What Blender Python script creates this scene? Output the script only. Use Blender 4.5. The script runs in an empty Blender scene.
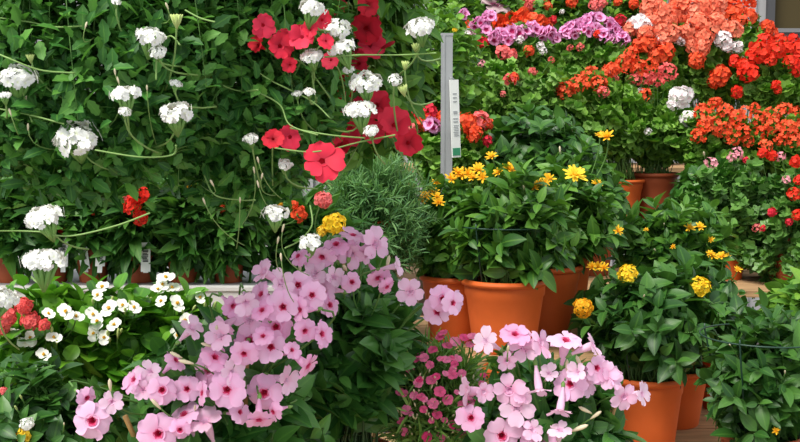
import bpy, math, random
import numpy as np
from mathutils import Vector, Matrix, Quaternion

rng = np.random.default_rng(11)
random.seed(5)
scene = bpy.context.scene
COL = scene.collection

# ---------------------------------------------------------------- camera
FPX = 50.0 / 36.0 * 800
PITCH = math.radians(5.2)
CAMZ = 1.5
cam_d = bpy.data.cameras.new('camera'); cam = bpy.data.objects.new('camera', cam_d)
COL.objects.link(cam); cam.location = (0, 0, CAMZ)
cam.rotation_euler = (math.pi / 2 - PITCH, 0, 0)
cam_d.lens = 50; cam_d.sensor_width = 36; cam_d.clip_start = 0.05
scene.camera = cam
CP, SP = math.cos(PITCH), math.sin(PITCH)

def at(px, py, d):
    u = (px - 400) / FPX; v = (221 - py) / FPX
    k = d / (CP + v * SP)
    return np.array([u * k, d, CAMZ + (v * CP - SP) * k])

def pw(px, d):
    return px * d / FPX

# ---------------------------------------------------------------- materials
def nodes(name):
    m = bpy.data.materials.new(name); m.use_nodes = True
    nt = m.node_tree; nt.nodes.clear()
    return m, nt, nt.nodes, nt.links

def ramp(N, stops):
    r = N.new('ShaderNodeValToRGB')
    e = r.color_ramp.elements
    while len(e) < len(stops): e.new(0.5)
    for i, (p, c) in enumerate(stops):
        e[i].position = p; e[i].color = (*c, 1)
    return r

def thin(nt, N, L, col_socket, rough, trans, spec=0.35, tcol=None):
    p = N.new('ShaderNodeBsdfPrincipled')
    p.inputs['Roughness'].default_value = rough
    p.inputs['Specular IOR Level'].default_value = spec
    L.new(col_socket, p.inputs['Base Color'])
    t = N.new('ShaderNodeBsdfTranslucent')
    L.new(col_socket, t.inputs['Color'])
    if tcol:
        mx = N.new('ShaderNodeMix'); mx.data_type = 'RGBA'; mx.blend_type = 'MULTIPLY'
        mx.inputs[0].default_value = 1
        L.new(col_socket, mx.inputs[6]); mx.inputs[7].default_value = (*tcol, 1)
        L.new(mx.outputs[2], t.inputs['Color'])
    s = N.new('ShaderNodeMixShader'); s.inputs[0].default_value = trans
    L.new(p.outputs[0], s.inputs[1]); L.new(t.outputs[0], s.inputs[2])
    o = N.new('ShaderNodeOutputMaterial'); L.new(s.outputs[0], o.inputs[0])

def leaf_mat(name, dark, mid, light, rough=0.45, rib=0.35, trans=0.22, spec=0.4):
    dark, mid, light = [(c[0] * 1.08, c[1] * 0.97, c[2] * 0.80) for c in (dark, mid, light)]
    m, nt, N, L = nodes(name)
    g = N.new('ShaderNodeNewGeometry')
    r = ramp(N, [(0, dark), (0.5, mid), (1, light)])
    L.new(g.outputs['Random Per Island'], r.inputs[0])
    uv = N.new('ShaderNodeUVMap'); sx = N.new('ShaderNodeSeparateXYZ'); L.new(uv.outputs[0], sx.inputs[0])
    a = N.new('ShaderNodeMath'); a.operation = 'SUBTRACT'; a.inputs[1].default_value = 0.5; L.new(sx.outputs[0], a.inputs[0])
    b = N.new('ShaderNodeMath'); b.operation = 'ABSOLUTE'; L.new(a.outputs[0], b.inputs[0])
    c = N.new('ShaderNodeMapRange'); c.inputs[1].default_value = 0.02; c.inputs[2].default_value = 0.09
    c.inputs[3].default_value = rib; c.inputs[4].default_value = 0; L.new(b.outputs[0], c.inputs[0])
    # side veins
    w = N.new('ShaderNodeMath'); w.operation = 'MULTIPLY_ADD'; w.inputs[1].default_value = -1.2
    L.new(b.outputs[0], w.inputs[0]); L.new(sx.outputs[1], w.inputs[2])
    w2 = N.new('ShaderNodeMath'); w2.operation = 'MULTIPLY'; w2.inputs[1].default_value = 44; L.new(w.outputs[0], w2.inputs[0])
    w3 = N.new('ShaderNodeMath'); w3.operation = 'SINE'; L.new(w2.outputs[0], w3.inputs[0])
    w4 = N.new('ShaderNodeMapRange'); w4.inputs[1].default_value = 0.6; w4.inputs[2].default_value = 1.0
    w4.inputs[3].default_value = 0; w4.inputs[4].default_value = rib * 0.35; L.new(w3.outputs[0], w4.inputs[0])
    ad = N.new('ShaderNodeMath'); ad.operation = 'MAXIMUM'; L.new(c.outputs[0], ad.inputs[0]); L.new(w4.outputs[0], ad.inputs[1])
    mx = N.new('ShaderNodeMix'); mx.data_type = 'RGBA'
    L.new(ad.outputs[0], mx.inputs[0]); L.new(r.outputs[0], mx.inputs[6])
    mx.inputs[7].default_value = (min(1, light[0] * 1.7), min(1, light[1] * 1.5), min(1, light[2] * 1.4), 1)
    # paler underside
    bk = N.new('ShaderNodeMath'); bk.operation = 'MULTIPLY'; bk.inputs[1].default_value = 0.4; L.new(g.outputs['Backfacing'], bk.inputs[0])
    m2 = N.new('ShaderNodeMix'); m2.data_type = 'RGBA'
    L.new(bk.outputs[0], m2.inputs[0]); L.new(mx.outputs[2], m2.inputs[6])
    m2.inputs[7].default_value = (light[0] * 1.2 + 0.03, light[1] * 1.1 + 0.03, light[2] * 1.2 + 0.03, 1)
    thin(nt, N, L, m2.outputs[2], rough, trans, spec, (1.0, 1.25, 0.5))
    return m

def petal_mat(name, inner, outer, split=0.35, rough=0.6, trans=0.25, vary=0.12, soft=0.25, alt=None):
    """petal pigment: UV v runs from the flower's centre to the petal's edge"""
    m, nt, N, L = nodes(name)
    uv = N.new('ShaderNodeUVMap'); sx = N.new('ShaderNodeSeparateXYZ'); L.new(uv.outputs[0], sx.inputs[0])
    r = ramp(N, [(max(0, split - soft), inner), (split + soft, outer)])
    L.new(sx.outputs[1], r.inputs[0])
    last = r.outputs[0]
    oi = N.new('ShaderNodeObjectInfo'); g = N.new('ShaderNodeNewGeometry')
    if alt:
        mm = N.new('ShaderNodeMix'); mm.data_type = 'RGBA'
        L.new(oi.outputs['Random'], mm.inputs[0]); L.new(last, mm.inputs[6]); mm.inputs[7].default_value = (*alt, 1)
        mg = N.new('ShaderNodeMath'); mg.operation = 'MULTIPLY'; mg.inputs[1].default_value = 0.7
        L.new(oi.outputs['Random'], mg.inputs[0]); L.new(mg.outputs[0], mm.inputs[0])
        last = mm.outputs[2]
    h = N.new('ShaderNodeHueSaturation'); L.new(last, h.inputs['Color'])
    mr = N.new('ShaderNodeMapRange'); mr.inputs[3].default_value = 1 - vary; mr.inputs[4].default_value = 1 + vary
    L.new(g.outputs['Random Per Island'], mr.inputs[0]); L.new(mr.outputs[0], h.inputs['Value'])
    thin(nt, N, L, h.outputs[0], rough, trans, 0.25)
    return m

def solid(name, col, rough=0.6, metal=0.0, noise=0.0, scale=20, spec=0.5, bump=0.0, stretch=None):
    m, nt, N, L = nodes(name)
    p = N.new('ShaderNodeBsdfPrincipled'); p.inputs['Roughness'].default_value = rough
    p.inputs['Metallic'].default_value = metal; p.inputs['Specular IOR Level'].default_value = spec
    if noise or bump:
        tc = N.new('ShaderNodeTexCoord'); n = N.new('ShaderNodeTexNoise'); n.inputs['Scale'].default_value = scale
        n.inputs['Detail'].default_value = 5
        if stretch:
            mp = N.new('ShaderNodeMapping'); mp.inputs['Scale'].default_value = stretch
            L.new(tc.outputs['Object'], mp.inputs[0]); L.new(mp.outputs[0], n.inputs['Vector'])
        else: L.new(tc.outputs['Object'], n.inputs['Vector'])
        r = ramp(N, [(0.3, [c * (1 - noise) for c in col]), (0.7, [min(1, c * (1 + noise)) for c in col])])
        L.new(n.outputs['Fac'], r.inputs[0]); L.new(r.outputs[0], p.inputs['Base Color'])
        if bump:
            b = N.new('ShaderNodeBump'); b.inputs['Strength'].default_value = bump; b.inputs['Distance'].default_value = 0.004
            L.new(n.outputs['Fac'], b.inputs['Height']); L.new(b.outputs[0], p.inputs['Normal'])
    else: p.inputs['Base Color'].default_value = (*col, 1)
    o = N.new('ShaderNodeOutputMaterial'); L.new(p.outputs[0], o.inputs[0])
    return m

LM = dict(
    verbena=leaf_mat('verbena_leaf', (0.014, 0.085, 0.018), (0.04, 0.18, 0.034), (0.11, 0.32, 0.06), 0.55),
    petunia=leaf_mat('petunia_leaf', (0.025, 0.11, 0.015), (0.065, 0.21, 0.03), (0.15, 0.34, 0.05), 0.55),
    bedding=leaf_mat('bedding_leaf', (0.014, 0.08, 0.014), (0.03, 0.13, 0.022), (0.08, 0.23, 0.04), 0.5),
    begonia=leaf_mat('begonia_leaf', (0.025, 0.12, 0.012), (0.07, 0.26, 0.02), (0.16, 0.42, 0.04), 0.35, 0.2),
    trumpet=leaf_mat('trumpet_leaf', (0.012, 0.072, 0.015), (0.034, 0.145, 0.028), (0.085, 0.26, 0.055), 0.36, 0.3, 0.15),
    dianthus=leaf_mat('dianthus_leaf', (0.06, 0.17, 0.04), (0.13, 0.31, 0.07), (0.24, 0.46, 0.12), 0.5, 0.0),
    rosemary=leaf_mat('needle_leaf', (0.04, 0.13, 0.05), (0.09, 0.25, 0.09), (0.19, 0.40, 0.16), 0.5, 0.0),
    bush=leaf_mat('bush_leaf', (0.016, 0.085, 0.014), (0.045, 0.16, 0.025), (0.11, 0.28, 0.045), 0.42, 0.35),
    bushdark=leaf_mat('dark_bush_leaf', (0.012, 0.068, 0.014), (0.03, 0.12, 0.022), (0.075, 0.22, 0.045), 0.42, 0.35),
    geran=leaf_mat('geranium_leaf', (0.03, 0.13, 0.015), (0.08, 0.25, 0.025), (0.17, 0.38, 0.05), 0.55, 0.15),
    ivy=leaf_mat('ivy_geranium_leaf', (0.02, 0.10, 0.02), (0.05, 0.19, 0.03), (0.12, 0.30, 0.06), 0.42, 0.15),
    shrub=leaf_mat('shrub_leaf', (0.03, 0.13, 0.015), (0.085, 0.25, 0.028), (0.18, 0.38, 0.05), 0.5, 0.2),
)
STEM = solid('green_stem', (0.10, 0.22, 0.045), 0.5)
STEMD = solid('dark_stem', (0.045, 0.10, 0.03), 0.6)
STEMP = solid('pale_stem', (0.20, 0.34, 0.09), 0.5)
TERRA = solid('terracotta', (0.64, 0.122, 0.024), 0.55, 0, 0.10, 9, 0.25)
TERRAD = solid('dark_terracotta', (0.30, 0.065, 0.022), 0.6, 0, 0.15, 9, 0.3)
SOIL = solid('soil', (0.035, 0.022, 0.014), 0.95, 0, 0.4, 60, 0.2, 0.5)
BASKET = solid('basket_plastic', (0.06, 0.09, 0.05), 0.5)
WIRE = solid('green_wire', (0.012, 0.05, 0.03), 0.4)
STEEL = solid('galvanised_steel', (0.33, 0.34, 0.35), 0.5, 0.35, 0.08, 12)
WHITEM = solid('white_painted_metal', (0.62, 0.60, 0.58), 0.4, 0, 0.05, 8)
WOOD = solid('plank_wood', (0.42, 0.26, 0.13), 0.7, 0, 0.3, 6, 0.3, 0.3, (1, 14, 14))
BAMBOO = solid('bamboo', (0.42, 0.25, 0.08), 0.55, 0, 0.2, 25)
CARD = solid('white_card', (0.78, 0.79, 0.76), 0.5)
PRINT = solid('grey_print', (0.35, 0.36, 0.37), 0.5)
INK = solid('black_print', (0.06, 0.06, 0.07), 0.5)
GREENINK = solid('green_print', (0.03, 0.25, 0.12), 0.5)
BROWNS = solid('brown_panel', (0.20, 0.09, 0.06), 0.6)
CALYX = solid('calyx_green', (0.16, 0.32, 0.07), 0.5)
PM = dict(
    white=petal_mat('white_petal', (0.74, 0.80, 0.52), (0.84, 0.84, 0.81), 0.12, vary=0.10, trans=0.12),
    palewhite=petal_mat('blush_petal', (0.80, 0.50, 0.58), (0.88, 0.84, 0.84), 0.15, vary=0.08),
    begonia=petal_mat('begonia_petal', (0.72, 0.80, 0.45), (0.90, 0.91, 0.84), 0.08, vary=0.05, trans=0.15),
    trumpet=petal_mat('trumpet_petal', (0.82, 0.20, 0.44), (0.91, 0.48, 0.75), 0.2, vary=0.06, soft=0.22, trans=0.3, alt=(0.93, 0.64, 0.85)),
    trumpetpale=petal_mat('pale_trumpet_petal', (0.86, 0.36, 0.58), (0.91, 0.56, 0.78), 0.16, vary=0.06, soft=0.2, trans=0.3, alt=(0.93, 0.74, 0.87)),
    throat=petal_mat('trumpet_throat', (0.45, 0.01, 0.05), (0.74, 0.06, 0.20), 0.6, vary=0.1),
    red=petal_mat('scarlet_petal', (0.55, 0.012, 0.008), (0.80, 0.028, 0.012), 0.2, vary=0.2, alt=(0.86, 0.06, 0.02)),
    orange=petal_mat('orange_red_petal', (0.60, 0.02, 0.01), (0.84, 0.085, 0.022), 0.25, vary=0.32, alt=(0.90, 0.14, 0.05)),
    salmon=petal_mat('salmon_petal', (0.68, 0.05, 0.02), (0.90, 0.20, 0.10), 0.3, vary=0.3, alt=(0.93, 0.34, 0.22)),
    coral=petal_mat('coral_petal', (0.60, 0.03, 0.05), (0.86, 0.13, 0.12), 0.25, vary=0.18, alt=(0.90, 0.25, 0.25)),
    crimson=petal_mat('crimson_petal', (0.35, 0.004, 0.008), (0.68, 0.014, 0.03), 0.2, vary=0.15, alt=(0.82, 0.04, 0.09)),
    petunia=petal_mat('petunia_petal', (0.30, 0.002, 0.006), (0.70, 0.015, 0.035), 0.2, vary=0.06, alt=(0.85, 0.055, 0.13)),
    dusky=petal_mat('dusky_petal', (0.14, 0.02, 0.06), (0.55, 0.40, 0.42), 0.35, vary=0.08),
    magenta=petal_mat('regal_pink_petal', (0.42, 0.008, 0.10), (0.90, 0.42, 0.72), 0.48, vary=0.12, soft=0.14),
    pink=petal_mat('pink_petal', (0.75, 0.10, 0.20), (0.90, 0.34, 0.42), 0.2, vary=0.15, alt=(0.92, 0.45, 0.52)),
    dianthus=petal_mat('dianthus_petal', (0.55, 0.01, 0.10), (0.85, 0.05, 0.22), 0.2, vary=0.15, alt=(0.94, 0.36, 0.56)),
    yellow=petal_mat('yellow_petal', (0.85, 0.42, 0.01), (0.92, 0.66, 0.03), 0.15, vary=0.12, alt=(0.92, 0.66, 0.08)),
    amber=petal_mat('amber_petal', (0.74, 0.24, 0.005), (0.90, 0.50, 0.02), 0.25, vary=0.18, alt=(0.90, 0.58, 0.03)),
    stamen=petal_mat('stamen_yellow', (0.80, 0.45, 0.02), (0.90, 0.62, 0.05), 0.5),
)
BUD = solid('cream_bud', (0.70, 0.62, 0.42), 0.6)
BUDG = solid('green_bud', (0.45, 0.55, 0.18), 0.6)

# ---------------------------------------------------------------- quad mesh builder
class MB:
    def __init__(s): s.V = []; s.Q = []; s.U = []; s.M = []; s.n = 0
    def add(s, V, Q, U=None, m=0):
        V = np.asarray(V, float).reshape(-1, 3); Q = np.asarray(Q, int).reshape(-1, 4)
        s.V.append(V); s.Q.append(Q + s.n)
        s.U.append(np.zeros((len(V), 2)) if U is None else np.asarray(U, float).reshape(-1, 2))
        s.M.append(np.full(len(Q), m)); s.n += len(V)
    def scatter(s, T, P, F, S, m=0):
        """T=(V,Q,U); P (k,3); F (k,3,3) rows = X,Y,Z axes; S (k,) or (k,3)"""
        V, Q, U = T; k = len(P)
        if k == 0: return
        S = np.asarray(S, float)
        S = S[:, None, None] if S.ndim == 1 else S[:, None, :]
        W = np.einsum('kni,kij->knj', V[None] * S, F) + P[:, None, :]
        QQ = Q[None] + (np.arange(k) * len(V))[:, None, None]
        s.add(W.reshape(-1, 3), QQ.reshape(-1, 4), np.tile(U, (k, 1)), m)
    def box(s, c, h, m=0, rz=0):
        x, y, z = h
        V = np.array([[a, b, e] for a in (-x, x) for b in (-y, y) for e in (-z, z)], float)
        cz, sz = math.cos(rz), math.sin(rz)
        V = V @ np.array([[cz, sz, 0], [-sz, cz, 0], [0, 0, 1]]) + np.array(c)
        s.add(V, [[0, 1, 3, 2], [4, 6, 7, 5], [0, 4, 5, 1], [2, 3, 7, 6], [0, 2, 6, 4], [1, 5, 7, 3]], None, m)
    def tube(s, pts, r, n=6, m=0, closed=False):
        pts = np.asarray(pts, float); k = len(pts)
        r = np.full(k, r) if np.isscalar(r) else np.asarray(r)
        tg = np.gradient(pts, axis=0)
        if closed: tg = np.roll(pts, -1, 0) - np.roll(pts, 1, 0)
        tg /= np.linalg.norm(tg, axis=1)[:, None] + 1e-9
        ref = np.array([0.31, 0.22, 0.93]); 
        if abs(tg.mean(0) @ ref) > 0.85: ref = np.array([0.9, 0.3, 0.1])
        a = np.cross(tg, ref); a /= np.linalg.norm(a, axis=1)[:, None] + 1e-9
        b = np.cross(tg, a)
        th = np.linspace(0, 2 * math.pi, n, endpoint=False)
        V = pts[:, None] + r[:, None, None] * (np.cos(th)[None, :, None] * a[:, None] + np.sin(th)[None, :, None] * b[:, None])
        Q = []
        for i in range(k if closed else k - 1):
            i2 = (i + 1) % k
            for j in range(n):
                j2 = (j + 1) % n
                Q.append([i * n + j, i * n + j2, i2 * n + j2, i2 * n + j])
        V = V.reshape(-1, 3)
        if not closed:
            V = np.vstack([V, pts[0], pts[-1]])
            c0, c1 = len(V) - 2, len(V) - 1
            for j in range(0, n, 2):
                Q.append([c0, (j + 2) % n, j + 1, j]); o = (k - 1) * n
                Q.append([c1, o + j, o + j + 1, o + (j + 2) % n])
        s.add(V, Q, None, m)
    def lathe(s, prof, n=40, m=0, c=(0, 0, 0)):
        prof = np.asarray(prof, float); k = len(prof)
        th = np.linspace(0, 2 * math.pi, n, endpoint=False)
        V = np.stack([prof[:, None, 0] * np.cos(th), prof[:, None, 0] * np.sin(th), np.repeat(prof[:, 1:2], n, 1)], -1)
        Q = [[i * n + j, i * n + (j + 1) % n, (i + 1) * n + (j + 1) % n, (i + 1) * n + j] for i in range(k - 1) for j in range(n)]
        s.add(V.reshape(-1, 3) + np.array(c), Q, None, m)
    def mesh(s, name, mats, smooth=True):
        V = np.vstack(s.V); Q = np.vstack(s.Q); U = np.vstack(s.U); M = np.concatenate(s.M)
        me = bpy.data.meshes.new(name)
        me.vertices.add(len(V)); me.vertices.foreach_set('co', V.astype(np.float32).ravel())
        me.loops.add(len(Q) * 4); me.loops.foreach_set('vertex_index', Q.astype(np.int32).ravel())
        me.polygons.add(len(Q)); me.polygons.foreach_set('loop_start', (np.arange(len(Q)) * 4).astype(np.int32))
        uvl = me.uv_layers.new(name='UVMap')
        uvl.data.foreach_set('uv', U[Q.ravel()].astype(np.float32).ravel())
        if not isinstance(mats, (list, tuple)): mats = [mats]
        for mt in mats: me.materials.append(mt)
        me.polygons.foreach_set('material_index', M.astype(np.int32))
        me.polygons.foreach_set('use_smooth', np.full(len(Q), smooth))
        me.update(calc_edges=True)
        return me

def link(name, me, parent=None, loc=(0, 0, 0)):
    o = bpy.data.objects.new(name, me); COL.objects.link(o)
    if parent: o.parent = parent
    o.location = loc
    return o

def tag(o, label, cat, group=None):
    o['label'] = label; o['category'] = cat
    if group: o['group'] = group
    return o

def thing(name, loc, label, cat, group=None):
    o = bpy.data.objects.new(name, None); COL.objects.link(o); o.location = [float(c) for c in loc]
    o.empty_display_size = 0.05
    return tag(o, label, cat, group)

def structure(name, me, loc=(0, 0, 0)):
    o = link(name, me, None, loc); o['kind'] = 'structure'; return o

# ---------------------------------------------------------------- leaf and petal templates
def strip(rows, wf, zf, cols=(-1, 0, 1)):
    t = np.linspace(0, 1, rows); V = []; U = []
    for a in t:
        for c in cols:
            x = c * wf(a); V.append([x, a, zf(c, a)]); U.append([c * 0.5 + 0.5, a])
    n = len(cols)
    Q = [[i * n + j, i * n + j + 1, (i + 1) * n + j + 1, (i + 1) * n + j] for i in range(rows - 1) for j in range(n - 1)]
    return np.array(V), np.array(Q), np.array(U)

def ovate(W, p=0.7, q=0.9, rows=6, fold=0.35, curl=0.25, tooth=0.0):
    pk = p / (p + q); nrm = pk ** p * (1 - pk) ** q
    def w(a):
        b = max(a, 0.0)
        v = W * (b ** p) * ((1 - b) ** q) / nrm + 0.012
        if tooth: v *= 1 + tooth * (1 if int(round(a * (rows - 1))) % 2 else -1)
        return v
    return strip(rows, w, lambda c, a: fold * abs(c) * w(a) - curl * a * a)

T_OV = ovate(0.24); T_OV2 = ovate(0.30, 0.6, 0.9, curl=0.35); T_LANCE = ovate(0.15, 0.8, 1.1, curl=0.3)
T_VERB = ovate(0.225, 0.75, 0.8, rows=8, tooth=0.14, curl=0.2)
T_ROUND = ovate(0.42, 0.5, 0.55, rows=7, fold=0.25, curl=0.2)
T_NEEDLE = ovate(0.05, 0.4, 0.6, rows=4, fold=0.5, curl=0.12)
T_GRASS = ovate(0.04, 0.3, 0.8, rows=5, fold=0.5, curl=0.25)

def scallop(lobes=7, amp=0.10, cup=0.22, segs=28, notch=True):
    th = np.linspace(-math.pi / 2, 1.5 * math.pi, segs, endpoint=False); V = []; U = []
    for ri, rr in enumerate((0.03, 0.55, 1.0)):
        for a in th:
            d = abs(((a + math.pi / 2 + math.pi) % (2 * math.pi)) - math.pi)
            r = 0.5 * (1 + amp * math.cos(lobes * (a - math.pi / 2)))
            if notch: r *= 1 - 0.55 * math.exp(-(d / 0.28) ** 2)
            r *= rr
            V.append([r * math.cos(a), r * math.sin(a), cup * rr * rr * 0.5 + 0.04 * rr * math.cos(lobes * (a - math.pi / 2))])
            U.append([0.5 + 0.5 * rr, rr])
    Q = [[i * segs + j, i * segs + (j + 1) % segs, (i + 1) * segs + (j + 1) % segs, (i + 1) * segs + j] for i in range(2) for j in range(segs)]
    return np.array(V), np.array(Q), np.array(U)
T_GER = scallop(); T_IVY = scallop(5, 0.2, 0.1, 20)

def petal(W, peak=0.7, cup=0.2, lift=0.0, rows=4, ruff=0.0, notch=0.0, cols=(-1, -0.4, 0.4, 1)):
    def w(a): return W * (0.18 + 0.82 * math.sin(min(1, a / peak) * math.pi / 2)) * (1.0 if a <= peak else math.cos((a - peak) / (1 - peak) * 1.05))
    V, Q, U = strip(rows, w, lambda c, a: cup * c * c * a * W + lift * a - 0.12 * a * a + ruff * math.sin(c * 4.2 + 1) * a * a, cols)
    if notch:
        for i in range(len(cols)):
            V[(rows - 1) * len(cols) + i, 1] -= notch * (1 - abs(cols[i]))
    return V, Q, U

def norm(a): return a / (np.linalg.norm(a, axis=-1, keepdims=True) + 1e-9)

def frames(Y, up):
    Y = norm(Y); Z = up - (up * Y).sum(-1, keepdims=True) * Y; Z = norm(Z); X = np.cross(Y, Z)
    return np.stack([X, Y, Z], 1)

def rosette(mb, pet, np_, size, P=(0, 0, 0), axis=(0, 0, 1), roll=0.0, tilt=0.0, m=0, jit=0.1, r0=0.0, tj=0.0):
    """np_ petals around an axis"""
    ax = norm(np.array(axis, float)); ref = np.array([1.0, 0.13, 0.2]) if abs(ax[0]) < 0.8 else np.array([0.1, 1, 0.2])
    e1 = norm(np.cross(ax, ref)); e2 = np.cross(ax, e1)
    a = roll + np.arange(np_) * 2 * math.pi / np_ + rng.uniform(-jit, jit, np_)
    rad = np.cos(a)[:, None] * e1 + np.sin(a)[:, None] * e2
    tl = (tilt + rng.normal(0, tj, np_))[:, None]
    Y = rad * np.cos(tl) + ax * np.sin(tl)
    F = frames(Y, ax * np.cos(tl) - rad * np.sin(tl) * 0.999)
    off = 0.0008 * np.arange(np_)[:, None] * ax * size
    mb.scatter(pet, np.array(P) + rad * r0 * size + off, F, size * rng.uniform(1 - jit, 1 + jit, np_), m)

# ---------------------------------------------------------------- flower meshes (unit diameter about 1)
FM = {}
def flower_set(key, n, fn): FM[key] = [fn(i) for i in range(n)]

P_VERB = petal(0.42, 0.75, 0.1, 0.05, notch=0.2, ruff=0.05)
P_GER = petal(0.48, 0.7, 0.3, 0.1, ruff=0.08)
P_LOOSE = petal(0.34, 0.7, 0.3, 0.1, ruff=0.06)
P_REGAL = petal(0.62, 0.7, 0.2, 0.15, ruff=0.08)
P_BEG = petal(0.62, 0.6, 0.25, 0.0, rows=5)
P_DAI = petal(0.17, 0.5, 0.3, 0.1, rows=4, cols=(-1, 0, 1))
P_DIA = petal(0.58, 0.9, 0.1, 0.05, notch=0.05, ruff=0.05)
P_TRU = petal(0.64, 0.66, 0.16, 0.0, rows=7, ruff=0.13, notch=0.10, cols=(-1, -0.5, 0, 0.5, 1))

def head(mat, nfl, fs, pet, dome=0.55, zbase=0.0, npet=5, flat=1.0, tilt=0.12):
    """a cluster of florets over a dome of diameter 1"""
    mb = MB(); g = 2.39996; R = 0.5 - fs * 0.35
    for i in range(nfl):
        f = (i + 0.5) / nfl; ph = math.acos(1 - f * (1 + dome)) if dome < 1 else math.acos(1 - 2 * f)
        a = i * g + rng.uniform(-0.3, 0.3)
        n = np.array([math.sin(ph) * math.cos(a), math.sin(ph) * math.sin(a), math.cos(ph)])
        p = n * R * rng.uniform(0.82, 1.08); p[2] = p[2] * flat + zbase
        ax = norm(n + rng.normal(0, 0.28, 3))
        rosette(mb, pet, npet, fs * 0.5 * rng.uniform(0.85, 1.15), p, ax, rng.uniform(0, 6), tilt, 0, 0.12)
    return mb.mesh('head', mat)

def calyx_mesh(n=10, mat=CALYX):
    mb = MB()
    for i in range(n):
        a = i * 2.4; r = 0.32 * math.sqrt((i + 0.5) / n)
        mb.tube([[0, 0, -0.62], [r * 0.5 * math.cos(a), r * 0.5 * math.sin(a), -0.3], [r * math.cos(a), r * math.sin(a), 0.02]], [0.03, 0.055, 0.03], 6)
    return mb.mesh('calyx', mat)

FM['verbena'] = [head(PM['white'], 36, 0.25, P_VERB, 0.1, 0.0, 5, 0.5) for i in range(4)]
CALYX_V = calyx_mesh(14)
for c in ('red', 'orange', 'salmon', 'coral', 'palewhite', 'pink', 'crimson'):
    FM['ger_' + c] = [head(PM[c], 26, 0.33, P_GER, 0.55, 0.0) for i in range(3)]
for c in ('orange', 'pink', 'coral', 'crimson', 'palewhite'):
    FM['loose_' + c] = [head(PM[c], 15, 0.34, P_LOOSE, 0.5, 0.0, 5, 1.0, 0.25) for i in range(3)]
for c in ('magenta', 'orange'):
    FM['regal_' + c] = [head(PM[c], 8, 0.60, P_REGAL, 0.15, 0.0, 5, 0.8, 0.35) for i in range(3)]
for c in ('yellow', 'amber', 'coral'):
    FM['dome_' + c] = [head(PM[c], 60, 0.25, P_GER, 0.3, 0.0, 5, 0.75) for i in range(2)]
FM['budhead'] = [head(PM['begonia'], 9, 0.30, P_BEG, 0.5, 0.0, 3, 1.0, 0.8) for i in range(2)]

def daisy(mat, layers):
    mb = MB()
    for n, s, t in layers:
        rosette(mb, P_DAI, n, s, (0, 0, 0), (0, 0, 1), rng.uniform(0, 6), t, 0, 0.2, 0.08)
    return mb.mesh('flower', mat)
FM['daisy'] = [daisy(PM['yellow'], [(11, 0.5, 0.1), (10, 0.42, 0.5), (7, 0.3, 0.9)]) for i in range(2)]
FM['ragged'] = [daisy(PM['amber'], [(7, 0.5, 0.3), (7, 0.42, 0.75), (6, 0.36, 1.05)]) for i in range(3)]
def disc(r, mat, z=0.03, h=0.05):
    mb = MB(); mb.lathe([(0.003, z + h), (r * 0.6, z + h * 0.8), (r, z), (r * 0.7, z - h), (0.003, z - h)], 14)
    return mb.mesh('centre', mat)
CENTRE_Y = disc(0.10, PM['amber'], 0.05, 0.08)

def dianthus(i):
    mb = MB(); rosette(mb, P_DIA, 5, 0.5, (0, 0, 0), (0, 0, 1), 0, 0.2)
    mb.tube([[0, 0, -0.75], [0, 0, -0.4], [0, 0, -0.02]], [0.05, 0.13, 0.09], 8, 1)
    return mb.mesh('flower', [PM['dianthus'], CALYX])
flower_set('dianthus', 3, dianthus)

def begonia(i):
    mb = MB()
    rosette(mb, P_BEG, 2, 0.55, (0, 0, 0), (0, 0, 1), 0, 0.2, 0, 0.05)
    rosette(mb, P_BEG, 2, 0.36, (0, 0, 0.03), (0, 0, 1), math.pi / 2, 0.35, 0, 0.05)
    return mb.mesh('flower', PM['begonia'])
flower_set('begonia', 2, begonia)
def stamen():
    mb = MB()
    for i in range(9):
        a = i * 2.4; r = 0.09 * math.sqrt(i / 9)
        mb.tube([[r * 0.5 * math.cos(a), r * .5 * math.sin(a), 0], [r * math.cos(a), r * math.sin(a), 0.13], [r * 1.2 * math.cos(a), r * 1.2 * math.sin(a), 0.18]], [0.015, 0.03, 0.03], 6)
    return mb.mesh('stamens', PM['stamen'])
STAMEN = stamen()

P_TRU2 = petal(0.50, 0.62, 0.2, 0.0, rows=7, ruff=0.12, notch=0.06, cols=(-1, -0.5, 0, 0.5, 1))
def trumpet(mat, tube_len=1.0, lobe=0.40, tilt=-0.1, flare=0.145, calyx=True, pet=None):
    def f(i):
        mb = MB()
        rosette(mb, pet or P_TRU, 5, lobe, (0, 0, 0.0), (0, 0, 1), rng.uniform(0, 6), tilt + rng.uniform(-0.12, 0.25), 0, 0.12, flare / lobe * 0.6, 0.22)
        n = 16; pr = [(0.055, -tube_len), (0.06, -tube_len * 0.75), (0.11, -tube_len * 0.5), (0.15, -tube_len * 0.2), (flare, 0.0), (flare * 1.25, 0.012)]
        th = np.linspace(0, 2 * math.pi, n, endpoint=False)
        bend = 0.12 * rng.uniform(0.3, 1.2)
        V = []; U = []
        for r, z in pr:
            for a in th:
                V.append([r * math.cos(a) + bend * (z / tube_len) ** 2, r * math.sin(a), z]); U.append([0.5, 0.9])
        Q = [[k * n + j, k * n + (j + 1) % n, (k + 1) * n + (j + 1) % n, (k + 1) * n + j] for k in range(len(pr) - 1) for j in range(n)]
        mb.add(V, Q, U)
        if calyx:
            mb.tube([[bend * 1.3, 0, -tube_len * 1.12], [bend * 1.15, 0, -tube_len * 0.98], [bend * 0.8, 0, -tube_len * 0.84]], [0.03, 0.085, 0.075], 8, 1)
        return mb.mesh('flower', [mat, CALYX])
    return f
flower_set('trumpet', 5, trumpet(PM['trumpet']))
flower_set('trumpetpale', 5, trumpet(PM['trumpetpale'], 1.05, 0.42, 0.22, 0.145, True, P_TRU2))
flower_set('petunia', 3, trumpet(PM['petunia'], 0.7, 0.48, 0.32, 0.13))
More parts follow.
